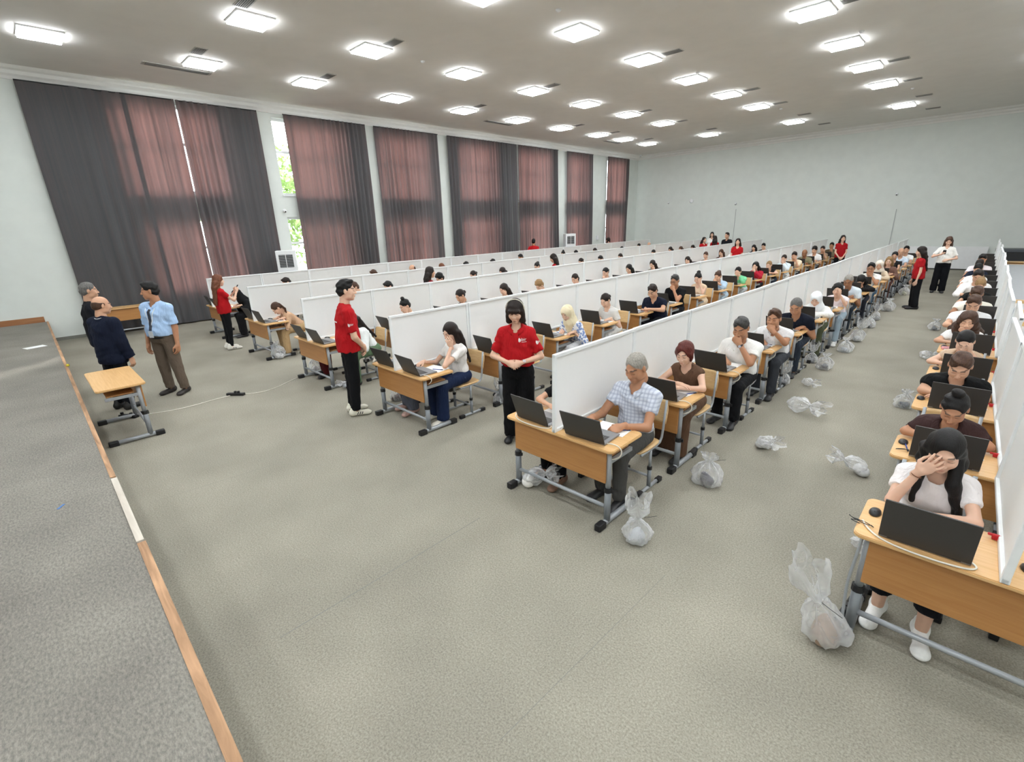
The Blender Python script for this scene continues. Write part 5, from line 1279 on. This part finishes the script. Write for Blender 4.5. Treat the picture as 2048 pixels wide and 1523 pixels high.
# ------------------------------------------------------------------ laptops, mice, papers for each seat in view
rs = random.Random(11)
def seat_kit(c, r, side, lap=True, pap=True, mou=True, dx=0, full=False, ang=22, lrz=None):
    cx, cy = COLS[c]; y = cy+(r-1)*PL; sd = 'left' if side < 0 else 'right'
    where = '%s desk %s, %s side' % (ORD[r], WHERE[c], sd)
    if lap: laptop(cx+side*.285+dx, y+.055, DT+.001, 'dark grey laptop on the '+where, rs.uniform(-.06, .06) if lrz is None else lrz, ang+rs.uniform(-3, 3), full)
    if mou: mouse(cx+side*.285-(.245 if side < 0 else .225)+rs.uniform(-.01, .01), y+.30, 'black mouse on the '+where, rs.uniform(-.2, .2))
    if pap: paper(cx+side*.285+.05, y+.385, 'white exam sheet on the '+where, rs.uniform(-.15, .15)+PI/2)
taken = {p.cr for p in SITTERS}
for c in range(6):
    for r in range(1, NR+1):
        side = -1 if c == 0 else 1
        if c in (3, 4, 5) and r > 12: continue
        seat_kit(c, r, side, True, r < 9, r < 7, 0, r < 5, 12 if c == 0 else 22)
        if r == 1 and c > 0: seat_kit(c, r, -1, True, True, False, 0, True)
        if (c, r, side) not in taken and c in (1, 2, 0): chair(seat_xy(c, r, side)[0], seat_xy(c, r, side)[1]+.80, 'empty plywood chair, %s from the stage %s' % (ORD[r], WHERE[c]))
# empty right seats of the right-edge column
for r in range(1, 9):
    x, y = seat_xy(0, r, 1); chair(x, y+.78, 'empty plywood chair right of the right-edge partition, %s from the stage' % ORD[r])
mouse(2.70+.11, .05+.20, 'black mouse right of the right-edge partition', .3)
M_GREYSHEET = plain('grey_sheet', '#c3c4c9', .25, 0, .03, 4)
gs = MB().box(-.27, .27, 0, 1.2, 0, .012, .002).mesh('grey_board', M_GREYSHEET)
for r in range(6, 16):
    x, y = seat_xy(0, r, 1); o = inst('grey_board', gs, None, (x+.0, y+.0, DT+.002), (.012, 0, 0)); tag(o, 'pale grey board on the right-edge desks, %s of the run' % ORD[r-5], 'board', 'pale grey boards on unused desks')
# ------------------------------------------------------------------ clear plastic bags with the sitters' things
def bag_mesh(kind, seed):
    rnd = random.Random(seed); m = MB(); seg = 30
    if kind == 'stand':   prof = [(.0, .005), (.07, .002), (.105, .03), (.115, .08), (.10, .13), (.065, .18), (.022, .215), (.012, .225), (.03, .245), (.065, .29), (.085, .35), (.09, .40), (.085, .44)]
    elif kind == 'lie':   prof = [(.0, .005), (.06, .01), (.085, .05), (.09, .10), (.07, .15), (.02, .2), (.012, .21), (.04, .24), (.075, .29), (.085, .33)]
    else:                 prof = [(.0, .005), (.09, .004), (.13, .04), (.14, .10), (.12, .16), (.08, .21), (.03, .245), (.02, .255), (.05, .28), (.07, .32)]
    phs = [rnd.uniform(0, 6) for _ in range(6)]; rings = []
    n = len(prof); fine = []
    for i in range(n-1):
        for q in range(3): t = q/3; fine.append((prof[i][0]*(1-t)+prof[i+1][0]*t, prof[i][1]*(1-t)+prof[i+1][1]*t))
    fine.append(prof[-1]); tie = min(fine[6:], key=lambda p: p[0])[1]
    for r, z in fine:
        ring = []; pl = math.exp(-((z-tie)/.07)**2)
        for k in range(seg):
            a = 2*PI*k/seg
            cr = 1+.32*pl*math.sin(9*a+phs[0])*1.2+.10*math.sin(3*a+phs[1]+z*14)+.09*math.sin(5*a+phs[2]-z*22)+.07*math.sin(11*a+phs[3]+z*40)+(.22*math.sin(4*a+phs[4])+.12*math.sin(7*a+phs[5]) if z > tie+.05 else 0)
            zz = z+(.03*math.sin(3*a+phs[2])+.02*math.sin(7*a+phs[0]) if z > tie+.1 else 0)
            ring.append(m.bm.verts.new((r*cr*math.cos(a), r*cr*math.sin(a)*.8, max(.002, zz))))
        rings.append(ring)
    for i in range(len(rings)-1):
        for k in range(seg): m.bm.faces.new((rings[i][k], rings[i][(k+1) % seg], rings[i+1][(k+1) % seg], rings[i+1][k]))
    me = m.mesh('plastic_film', M_BAG, True); return me, tie
BAGM = {(k, s): bag_mesh(k, s) for k in ('stand', 'lie', 'fat') for s in (1, 2, 3)}
def blob(seed, r):
    k = SDF(); rn = random.Random(seed)
    k.ell((0, 0, r*.55), (r, r*.7, r*.55), k=.02); k.ell((r*.4, .02, r*.8), (r*.45, r*.4, r*.55), k=.03); k.ell((-r*.4, 0, r*.5), (r*.5, r*.5, r*.45), k=.03)
    V, Q = k.mesh(.012, .004, seed); V[:, 2] = np.maximum(V[:, 2], .006); return tomesh('contents', [(V, Q)])
BLOBS = [blob(i, .085) for i in range(3)]
tie_me = MB().tube([(-.02, 0, 0), (.02, .01, 0), (.07, .02, .01), (.14, .03, .03)], .0016, 5).mesh('cable_tie', M_BLACK)
nb = 0
def bag(px, py, kind, col, label, s=1., rx=0., rz=0., z=0.):
    global nb; nb += 1
    P = onz(px, py, z); me, tie = BAGM[(kind, 1+nb % 3)]
    r = empty('plastic_bag', (P[0], P[1], z)); r.rotation_euler = (0, 0, rz); s *= .86; r.scale = (s, s, s); tag(r, label, 'plastic bag', 'clear plastic bags on the floor')
    f = inst('film', me, r, (0, 0, .08*abs(math.sin(rx))), (rx, 0, 0))
    inst('tie', tie_me, r, (0, -math.sin(rx)*tie, math.cos(rx)*tie+.08*abs(math.sin(rx))))
    if col: inst('contents', BLOBS[nb % 3], r, (0, -.03*math.sin(rx), .0), (0, 0, nb), plain('contents_'+col, col, .7))
bag(1273, 1082, 'stand', '#b9bcc0', 'tall clear bag tied in the middle beside the front right desk leg', 1.15, .12, .4)
bag(1413, 968, 'fat', '#3c3644', 'round clear bag with dark and blue things beside the second desk', 1.15, 0, .2)
bag(1522, 893, 'lie', '#c9c9c9', 'clear bag lying beside the third desk foot', 1.1, 1.2, .8)
bag(1578, 818, 'lie', None, 'flat empty clear bag spread on the aisle floor', 1.5, 1.45, 1.2)
bag(1566, 768, 'stand', '#8e9094', 'clear bag under the fourth desk', .9, .2, .3)
bag(1607, 769, 'lie', None, 'small clear bag lying beside the fifth desk foot', .9, 1.4, .9)
bag(1648, 738, 'fat', '#4f5055', 'clear bag with grey clothes at the sixth desk', 1., 0, .5)
bag(1622, 725, 'stand', '#83858a', 'upright clear bag behind the fifth desk leg', .95, 0, .5)
bag(1689, 704, 'fat', '#a8adb5', 'round pale clear bag at the seventh desk', 1., 0, .1)
bag(1712, 682, 'stand', '#c7c9cb', 'tall crumpled clear bag at the eighth desk', 1.25, .3, .6)
bag(1738, 655, 'fat', '#77797d', 'clear bag at the ninth desk', .95, 0, .2)
bag(1750, 640, 'stand', '#8a8c90', 'slim clear bag just past the ninth desk', 1.05, 0, .9)
bag(1775, 622, 'fat', '#8d8781', 'large clear bag at the tenth desk in the right aisle', 1.2, 0, .4)
bag(1808, 590, 'fat', '#c3c0a8', 'pale yellowish bag at the twelfth desk', 1.15, 0, .4)
bag(1655, 1280, 'stand', '#9a8473', 'tall clear bag with a brown handbag beside the right front desk', 1.45, .38, -.9)
bag(1728, 950, 'lie', '#d6d6d6', 'clear bag lying left of the second right-edge desk', 1.1, 1.2, -1.2)
bag(1716, 1092, 'lie', None, 'small clear bag behind the right front desk leg', .8, 1.2, .3)
bag(1806, 815, 'fat', '#3a4048', 'dark bag beside the third right-edge desk', .9, 0, .3)
bag(1838, 716, 'lie', None, 'flat clear sleeve beside the fourth right-edge desk', 1., 1.45, 2.)
bag(1868, 660, 'fat', '#5c6066', 'clear grey bag beside the sixth right-edge desk', .9, 0, .3)
bag(1000, 806, 'stand', '#45474c', 'clear bag with dark things behind the helper in red', .95, 0, .5)
bag(1052, 968, 'lie', '#efece6', 'crumpled white bag left of the front desk', 1.25, 1.2, 1.9)
bag(560, 716, 'fat', '#cfd0d2', 'bright crumpled clear bag under the braided woman desk', 1.25, .2, .4)
bag(632, 742, 'stand', '#d9d9da', 'white crumpled clear bag under the third column front desk', 1.2, .1, .4)
bag(697, 775, 'lie', '#c6d0dc', 'pale bluish bag behind the youth', .8, 1.1, .4)
bag(795, 800, 'stand', '#5a4a48', 'clear bag with brown things under the girl desk', 1.1, 0, .2)
# ------------------------------------------------------------------ stage-side desk, bench, cables, power strips
desk(-5.31, -2.07, 'empty light wood desk pushed against the stage', 'loose desks by the stage', PI)
pa, pb = onz(205, 612, .72), onz(293, 602, .72)
desk(-13.0, -1.2, 'brown desk standing against the dark curtain', 'loose desks by the stage', PI/2)
def cable(name, pts, r, mat, label, cat='cable'):
    cu = bpy.data.curves.new(name, 'CURVE'); cu.dimensions = '3D'; sp = cu.splines.new('NURBS'); sp.points.add(len(pts)-1)
    for i, p in enumerate(pts): sp.points[i].co = (p[0], p[1], p[2], 1)
    sp.use_endpoint_u = True; sp.order_u = 4; cu.bevel_depth = r; cu.bevel_resolution = 2; cu.resolution_u = 8
    ob = bpy.data.objects.new(name, cu); COL.objects.link(ob); dg = bpy.context.evaluated_depsgraph_get(); me = bpy.data.meshes.new_from_object(ob.evaluated_get(dg))
    bpy.data.objects.remove(ob); me.materials.clear(); me.materials.append(mat); me.polygons.foreach_set('use_smooth', [True]*len(me.polygons))
    o = inst(name, me); 
    if label: tag(o, label, cat)
    return o
def fl(px, py, z=.006): p = onz(px, py, z); return (p[0], p[1], z)
cable('power_cable', [fl(285, 829), fl(330, 824), fl(385, 812), fl(430, 798), fl(462, 790)], .006, M_CABLE, 'white cable between the two floor power strips')
cable('power_cable', [fl(490, 788), fl(530, 784), fl(565, 770), fl(588, 757), fl(604, 752)], .006, M_CABLE, 'white cable running to the third column front desk')
strip_me = MB().box(-.14, .14, -.03, .03, 0, .04, .008).mesh('strip_body', M_BLACK)
plug_me = MB().tube([(0, 0, .03), (0, 0, .07)], .02, 10).mesh('plug', M_BLACK)
sock_me = MB().tube([(0, 0, .038), (0, 0, .0415)], .021, 12).mesh('socket', plain('socket_grey', '#3a3a3c', .5))
def strip(px, py, rz, label, plugs=(0,)):
    p = onz(px, py, 0); r = empty('power_strip', (p[0], p[1], 0), rz); tag(r, label, 'power strip', 'black power strips')
    inst('strip_body', strip_me, r)
    for i in range(5): inst('socket', sock_me, r, (-.1+.05*i, 0, 0))
    for i in plugs: inst('plug', plug_me, r, (-.1+.05*i, 0, 0))
strip(258, 834, .6, 'black power strip beside the desk by the stage', (0, 3)); strip(472, 790, .7, 'black power strip on the open floor', (2, 3))
p = onz(1690, 1200, 0); strip(1693, 1225, 1.45, 'black power strip behind the right front desk leg', (1, 2, 3))
strip(1072, 962, 1.5, 'black power strip behind the front desk left leg', (1, 3))
# cables on the desks
z = DT+.006
for c, (x0, x1) in ((0, (-.56, -.03)), (1, (-.56, -.03))):
    cx, cy = COLS[c]; y = cy
    cable('desk_cable', [(cx+x0, y+.16, z), (cx+x0+.05, y+.03, z), (cx+x0+.2, y-.012, z-.004), (cx+x1-.12, y-.006, z), (cx+x1-.03, y+.03, z), (cx+x1-.05, y+.09, z), (cx+x1-.12, y+.10, z+.01)], .0048, M_CABLE, 'thick white cable along the front edge of the %s' % ('right-edge front desk' if c == 0 else 'front desk, left side'))
for r in range(1, 8):
    cx, cy = COLS[1]; y = cy+(r-1)*PL
    cable('desk_cable', [(cx+.46, y+.10, z), (cx+.52, y+.10, z+.02), (cx+.585, y+.12, z), (cx+.60, y+.13, z-.06), (cx+.57, y+.11, z-.11), (cx+.51, y+.09, z-.12)], .005, M_CABLE, 'white cable loop on the %s desk, second column from the right' % ORD[r])
cx, cy = COLS[2]; cable('desk_cable', [(cx+.46, cy+.10, z), (cx+.52, cy+.10, z+.02), (cx+.585, cy+.12, z), (cx+.60, cy+.13, z-.05), (cx+.55, cy+.11, z-.09)], .005, M_CABLE, 'white cable loop at the corner of the girl desk')
def squiggle(x, y, zz, label, seed, n=9, sx=.06, sy=.03):
    rn = random.Random(seed); cable('mouse_cable', [(x+rn.uniform(-sx, sx), y+rn.uniform(-sy, sy), zz+rn.uniform(0, .02)) for _ in range(n)], .0022, M_BLACK, label)
squiggle(2.70-.56, .05+.13, DT+.004, 'coiled black mouse cable at the right front desk corner', 1, 12, .09, .03)
squiggle(2.70+.13, .05+.06, DT+.004, 'coiled black mouse cable right of the right-edge partition', 2, 12, .05, .03)
squiggle(.045, .10, DT+.004, 'coiled black mouse cable beside the front partition', 3)
squiggle(2.70-.52, 1.30+.13, DT+.004, 'black cable on the second right-edge desk', 4)
# cable bundle down the right front desk leg
cx, cy = COLS[0]; xx = cx-.535
cable('cable_bundle', [(xx, cy+.06, .70), (xx-.01, cy+.05, .5), (xx-.03, cy+.06, .36), (xx-.01, cy+.04, .2), (xx, cy+.0, .06)], .008, M_STEEL, 'grey cable bundle strapped to the right front desk leg')
# papers and tape on the stage
o = paper(onz(70, 694, SH)[0], onz(70, 694, SH)[1], 'single white sheet lying on the stage', .3, SH+.001)
q = onz(122, 1013, SH); o = MB().box(-.035, .035, -.008, .008, 0, .002).build('tape_scrap', plain('blue_tape', '#3f6fae', .5), None, (q[0], q[1], SH+.001), (0, 0, -.6)); tag(o, 'small scrap of blue tape on the stage carpet', 'tape')
q = onz(143, 731, SH); o = MB().lathe([(.02, 0), (.024, .01), (.018, .03), (.006, .034)], seg=12).build('yellow_cap', plain('yellow_plastic', '#d8c832', .5), None, (q[0], q[1]-.04, SH+.004), smooth=True); tag(o, 'small yellow cap on the stage edge', 'cap')
# ------------------------------------------------------------------ air conditioners, wall fittings
def aircon(y, x, label):
    r = empty('air_conditioner', (x, y, 0), math.radians(62)); tag(r, label, 'air conditioner', 'white floor-standing air conditioners')
    MB().box(-.28, .28, -.17, .17, 0, 1.86, .02).build('body', M_WHITE, r)
    MB().box(-.20, .20, -.176, -.168, 1.36, 1.74, .004).build('grille', plain('grille_dark', '#2b2c2e', .6), r)
    for i in range(8): boxo('louvre', -.2, .2, -.179, -.174, 1.385+i*.047, 1.391+i*.047, M_WHITE, r)
    boxo('divider', -.008, .008, -.187, -.17, 1.36, 1.74, M_WHITE, r)
    boxo('front_panel', -.25, .25, -.178, -.17, .12, 1.28, plain('ac_panel', '#dfe2e5', .35), r, .004)
aircon(3.15, -13.3, 'white air conditioner by the uncovered window strip'); aircon(17.45, -13.3, 'white air conditioner far down the curtain wall')
cam_b = MB().lathe([(.045, 0), (.05, -.02), (.05, -.05), (.038, -.085), (.015, -.1)], seg=14).mesh('housing', M_WHITE, True)
cam_l = MB().lathe([(.022, -.085), (.022, -.105), (.012, -.112)], seg=12).mesh('lens', M_BLACK, True)
def wallcam(loc, rot, label):
    r = empty('security_camera', loc); r.rotation_euler = rot; tag(r, label, 'security camera', 'small white security cameras')
    inst('housing', cam_b, r); inst('lens', cam_l, r)
for px, py, t in ((1338, 405, 'nearest the curtain corner'), (1472, 407, 'in the middle'), (1794, 387, 'nearest the right')):
    P = ony(px, py, YB-.02); wallcam((P[0], YB-.02, P[2]), (math.radians(-60), 0, 0), 'white camera on the back wall, '+t)
P = ony(1383, 402, YB-.02); o = MB().lathe([(.11, 0), (.11, .03), (.06, .05)], seg=20).build('wall_disc', M_WHITE, None, (P[0], YB-.001, P[2]), (PI/2, 0, 0), True); tag(o, 'round white wall unit between two cameras', 'wall unit')
for px, t in ((1472, 'left'), (1793, 'right')):
    P = ony(px, 418, YB-.02); Pb = ony(px, 470, YB-.02); o = boxo('conduit', P[0]-.012, P[0]+.012, YB-.02, YB, .1, P[2], plain('conduit_grey', '#a9adac', .5)); tag(o, 'thin vertical cable duct on the back wall, '+t, 'cable duct')
P = onx(569, 420, XW+.05); wallcam((XW+.03, P[1], P[2]), (0, math.radians(-60), 0), 'white camera on the wall left of the uncovered window')
P = onx(1270, 306, XW+.3); wallcam((XW+.35, YB-.35, ZC), (0, 0, 0), 'white camera in the far ceiling corner')
P = onx(1195, 475, XW+.05); o = boxo('wall_socket_box', XW, XW+.06, P[1]-.09, P[1]+.09, P[2]-.12, P[2]+.12, M_WHITE, None, .01); tag(o, 'white box on the wall between the last two curtains', 'wall box')
# far right end of the hall
P = ony(1905, 520, YB-.1); o = boxo('low_white_board', P[0]-2.2, P[0]+1.0, YB-.12, YB-.06, .05, .95, M_WHITE, None, .01); tag(o, 'low white board along the back wall beyond the aisle', 'board')
o = empty('dark_chest', (3.4, 23.6, 0)); tag(o, 'dark chest against the far right back wall', 'chest'); boxo('body', -.9, .5, -.4, .4, 0, .85, plain('chest_black', '#1d1e21', .5), o, .01); boxo('lid', -.93, .53, -.42, .42, .85, .95, plain('chest_grey', '#4b4f55', .5), o, .01)
o = empty('wooden_cabinet', (4.6, 22.6, 0)); tag(o, 'brown wooden cabinet at the far right', 'cabinet'); boxo('body', -.6, .6, -.4, .4, 0, .8, M_BENCH, o, .01); boxo('top', -.64, .64, -.44, .44, .8, .86, plain('cabinet_brown', '#6d533f', .5), o, .01)
# ------------------------------------------------------------------ things held, print on the polos
def near_hand(p, e): return np.array(p.wr[e])+p.hd[e][0]*.08
def held_phone(p, e, label, name='phone', col='#141416'):
    q = near_hand(p, e); R = Matrix.Rotation(p.root.rotation_euler.z, 3, 'Z'); w = R @ Vector(q)
    r = empty(name, (p.root.location.x+w.x, p.root.location.y+w.y, w.z)); r.rotation_euler = (math.radians(-55), 0, p.root.rotation_euler.z); tag(r, label, 'phone')
    MB().box(-.037, .037, -.075, .075, -.004, .004, .003).build('case', plain('phone_case'+col, col, .4), r); boxo('screen', -.034, .034, -.07, .07, .004, .0048, plain('phone_glass', '#0b0c10', .1), r)
held_phone(wwom, -1, 'phone held by the woman in the white blouse'); held_phone(redl, 1, 'white phone held up by the ginger-haired woman', 'phone', '#e9e9ea')
def surface_decal(p, objname, maker, centre, direction, up, name, mat):
    """print laid on the cloth: flat shapes dropped along `direction` on to the garment"""
    tgt = [c for c in p.root.children if c.name.split('.')[0] == objname][0]; me = tgt.data
    bvh = BVHTree.FromPolygons([v.co for v in me.vertices], [list(q.vertices) for q in me.polygons])
    d = Vector(direction).normalized(); u = Vector(up); u = (u-d*(u@d)).normalized(); x = u.cross(-d).normalized()
    vs, fs = maker(); out = []
    for a, b in vs:
        o = Vector(centre)+x*a+u*b-d*.4; h = bvh.ray_cast(o, d)
        out.append((h[0]-d*.0035) if h[0] else Vector(centre)+x*a+u*b)
    m = bpy.data.meshes.new(name); m.from_pydata([tuple(v) for v in out], [], fs); m.materials.append(mat); return inst(name, m, p.root)
def textmesh(txt, size, x0=0., y0=0.):
    def f():
        cu = bpy.data.curves.new('t', 'FONT'); cu.body = txt; cu.size = size; cu.align_x = 'LEFT'; ob = bpy.data.objects.new('t', cu); COL.objects.link(ob)
        dg = bpy.context.evaluated_depsgraph_get(); me = bpy.data.meshes.new_from_object(ob.evaluated_get(dg)); bpy.data.objects.remove(ob)
        bm = bmesh.new(); bm.from_mesh(me); bmesh.ops.triangulate(bm, faces=bm.faces)
        r = [(v.co.x+x0, v.co.y+y0) for v in bm.verts], [[v.index for v in q.verts] for q in bm.faces]; bm.free(); return r
    return f
def logo():
    vs = []; fs = []
    def poly(pts): b = len(vs); vs.extend(pts); fs.append(list(range(b, b+len(pts))))
    poly([(-.035, -.012), (-.022, -.018), (-.020, .018), (-.030, .030), (-.036, .014)]); poly([(-.017, -.016), (-.010, -.006), (-.010, .022), (-.017, .012)])
    return vs, fs
def bars(w, h):
    def f():
        n = 16; vs = []; fs = []
        for i in range(n+1): vs += [(-w/2+w*i/n, -h/2), (-w/2+w*i/n, h/2)]
        for i in range(n): fs.append([2*i, 2*i+2, 2*i+3, 2*i+1])
        return vs, fs
    return f
M_PRINT = plain('white_print', '#f3f1ef', .7)
def polo_print(p, txt=True, sz=1.):
    d = -p.fw; c = p.hip+p.u*.36*p.s+p.x*.075
    surface_decal(p, 'shirt', logo, c, d, p.u, 'logo_mark', M_PRINT)
    if txt:
        surface_decal(p, 'shirt', textmesh('bir', .045, -.006, -.004), c, d, p.u, 'logo_text', M_PRINT)
        surface_decal(p, 'shirt', bars(.05, .0035), c+p.x*.022-p.u*.016, d, p.u, 'logo_line', M_PRINT)
    for e in (1, -1):
        S, E = p.sh[e], p.el[e]; t = nrm(E-S); out = p.x*e+p.fw*.5; out = nrm(out-t*(out@t))
        surface_decal(p, 'shirt', logo, S+t*.13, -out, -t, 'sleeve_mark', M_PRINT)
        if txt: surface_decal(p, 'shirt', textmesh('bir', .03, -.006, -.004), S+t*.13, -out, -t, 'sleeve_text', M_PRINT)
polo_print(polo)
# back and sleeve print of the youth
d = youth.fw; surface_decal(youth, 'shirt', bars(.19, .013), youth.hip+youth.u*.34, d, youth.u, 'back_print', M_PRINT)
for e in (1, -1):
    S, E = youth.sh[e], youth.el[e]; t = nrm(E-S); out = youth.x*e-youth.fw*.2; out = nrm(out-t*(out@t))
    surface_decal(youth, 'shirt', logo, S+t*.15, -out, -t, 'sleeve_mark', M_PRINT); surface_decal(youth, 'shirt', textmesh('bir', .035, -.006, -.004), S+t*.15, -out, -t, 'sleeve_text', M_PRINT)
# helper's headset
m = MB(); m.tube([(.098*math.cos(a), .0, .03+.112*math.sin(a)) for a in [PI*i/16 for i in range(-1, 18)]], .005, 6)
o = m.build('headset_band', plain('headset_cream', '#d8cfc0', .35), polo.root, smooth=True); o.matrix_local = polo.hm
for e in (-1, 1):
    o = MB().box(e*.098-.006, e*.098+.006, -.012, .012, -.02, .06, .004).build('headset_arm', plain('headset_cream', '#d8cfc0', .35), polo.root); o.matrix_local = polo.hm
# lanyard and card of the man in blue
pb = bman; m = MB()
def on_chest(p, a, b, obj='shirt'):
    tgt = [c for c in p.root.children if c.name.split('.')[0] == obj][0]; me = tgt.data
    if not hasattr(p, 'bvh'): p.bvh = BVHTree.FromPolygons([v.co for v in me.vertices], [list(q.vertices) for q in me.polygons])
    o = Vector(p.hip+p.u*b+p.x*a+p.fw*.5); h = p.bvh.ray_cast(o, Vector(-p.fw)); return (h[0]+Vector(p.fw)*.004) if h[0] else o-Vector(p.fw)*.35
for s in (-1, 1):
    pts = [on_chest(pb, s*.075*(1-t), .45-.30*t) for t in [i/10 for i in range(11)]]
    m.tube(pts, .006, 5)
o = m.build('lanyard', plain('lanyard_white', '#e6ebef', .6), pb.root)
q = on_chest(pb, 0, .12); MB().box(q.x-.035, q.x+.035, q.y-.012, q.y-.006, q.z-.10, q.z, .003).build('badge', plain('badge_grey', '#c7ccd2', .4), o)
m = MB(); m.tube([on_chest(pb, 0, .43-.3*t) for t in [i/10 for i in range(11)]], .02, 6); m.build('necktie', plain('tie_dark', '#2b2f3a', .6), pb.root)
m = MB(); m.tube([tuple(pb.hip+pb.u*-.0+pb.x*.165*math.cos(a)+pb.fw*.128*math.sin(a)+np.array((0, 0, .0))) for a in [2*PI*i/24 for i in range(25)]], .016, 6, False); m.build('belt', M_BLACK, pb.root)

m = MB()
for e in (-1, 1): m.tube([on_chest(whij, e*.135, .42-.034*i) for i in range(9)], .013, 6)
m.build('backpack_straps', plain('strap_dark', '#3a3d3c', .7), whij.root)
# pens, pencil case, beige cable bundle
pen_me = MB().tube([(-.07, 0, .005), (.062, 0, .005), (.07, 0, .005)], .0045, 8, True, [.0045, .0045, .001]).mesh('pen_barrel', plain('pen_blue', '#27408f', .35), True)
cap_me = MB().tube([(-.072, 0, .005), (-.04, 0, .005)], .0053, 8).mesh('pen_cap', plain('pen_cap', '#182452', .35), True)
for c, r, dx, dy in ((1, 1, .42, .40), (1, 2, .46, .36), (1, 4, .40, .37), (1, 5, .44, .36), (2, 1, .40, .36), (2, 3, .30, .37), (2, 5, .36, .36), (0, 2, -.50, .2)):
    cx, cy = COLS[c]; o = empty('pen', (cx+dx, cy+(r-1)*PL+dy, DT+.004), dx*9); tag(o, 'blue pen on the %s desk %s' % (ORD[r], WHERE[c]), 'pen', 'blue pens on the desks'); inst('barrel', pen_me, o); inst('pen_cap', cap_me, o)
q = onz(1862, 689, DT); o = empty('pencil_case', (2.22, COLS[0][1]+4*PL+.16, DT+.001), .5); tag(o, 'small pink pencil case on a right-edge desk', 'pencil case'); MB().box(-.07, .07, -.03, .03, 0, .04, .015).build('pouch', plain('pink_cloth', '#d79aa0', .7), o, smooth=True); MB().box(-.06, .06, -.002, .002, .039, .042).build('zip', M_BLACK, o)
cx, cy = COLS[2]; rn = random.Random(9); cable('cable_bundle', [(cx-.55+rn.uniform(-.09, .05), cy+.08+rn.uniform(-.07, .05), DT+.008+rn.uniform(0, .035)) for _ in range(16)], .006, M_CABLE, 'beige cable bundle at the left corner of the girl desk')
bpy.context.view_layer.update()
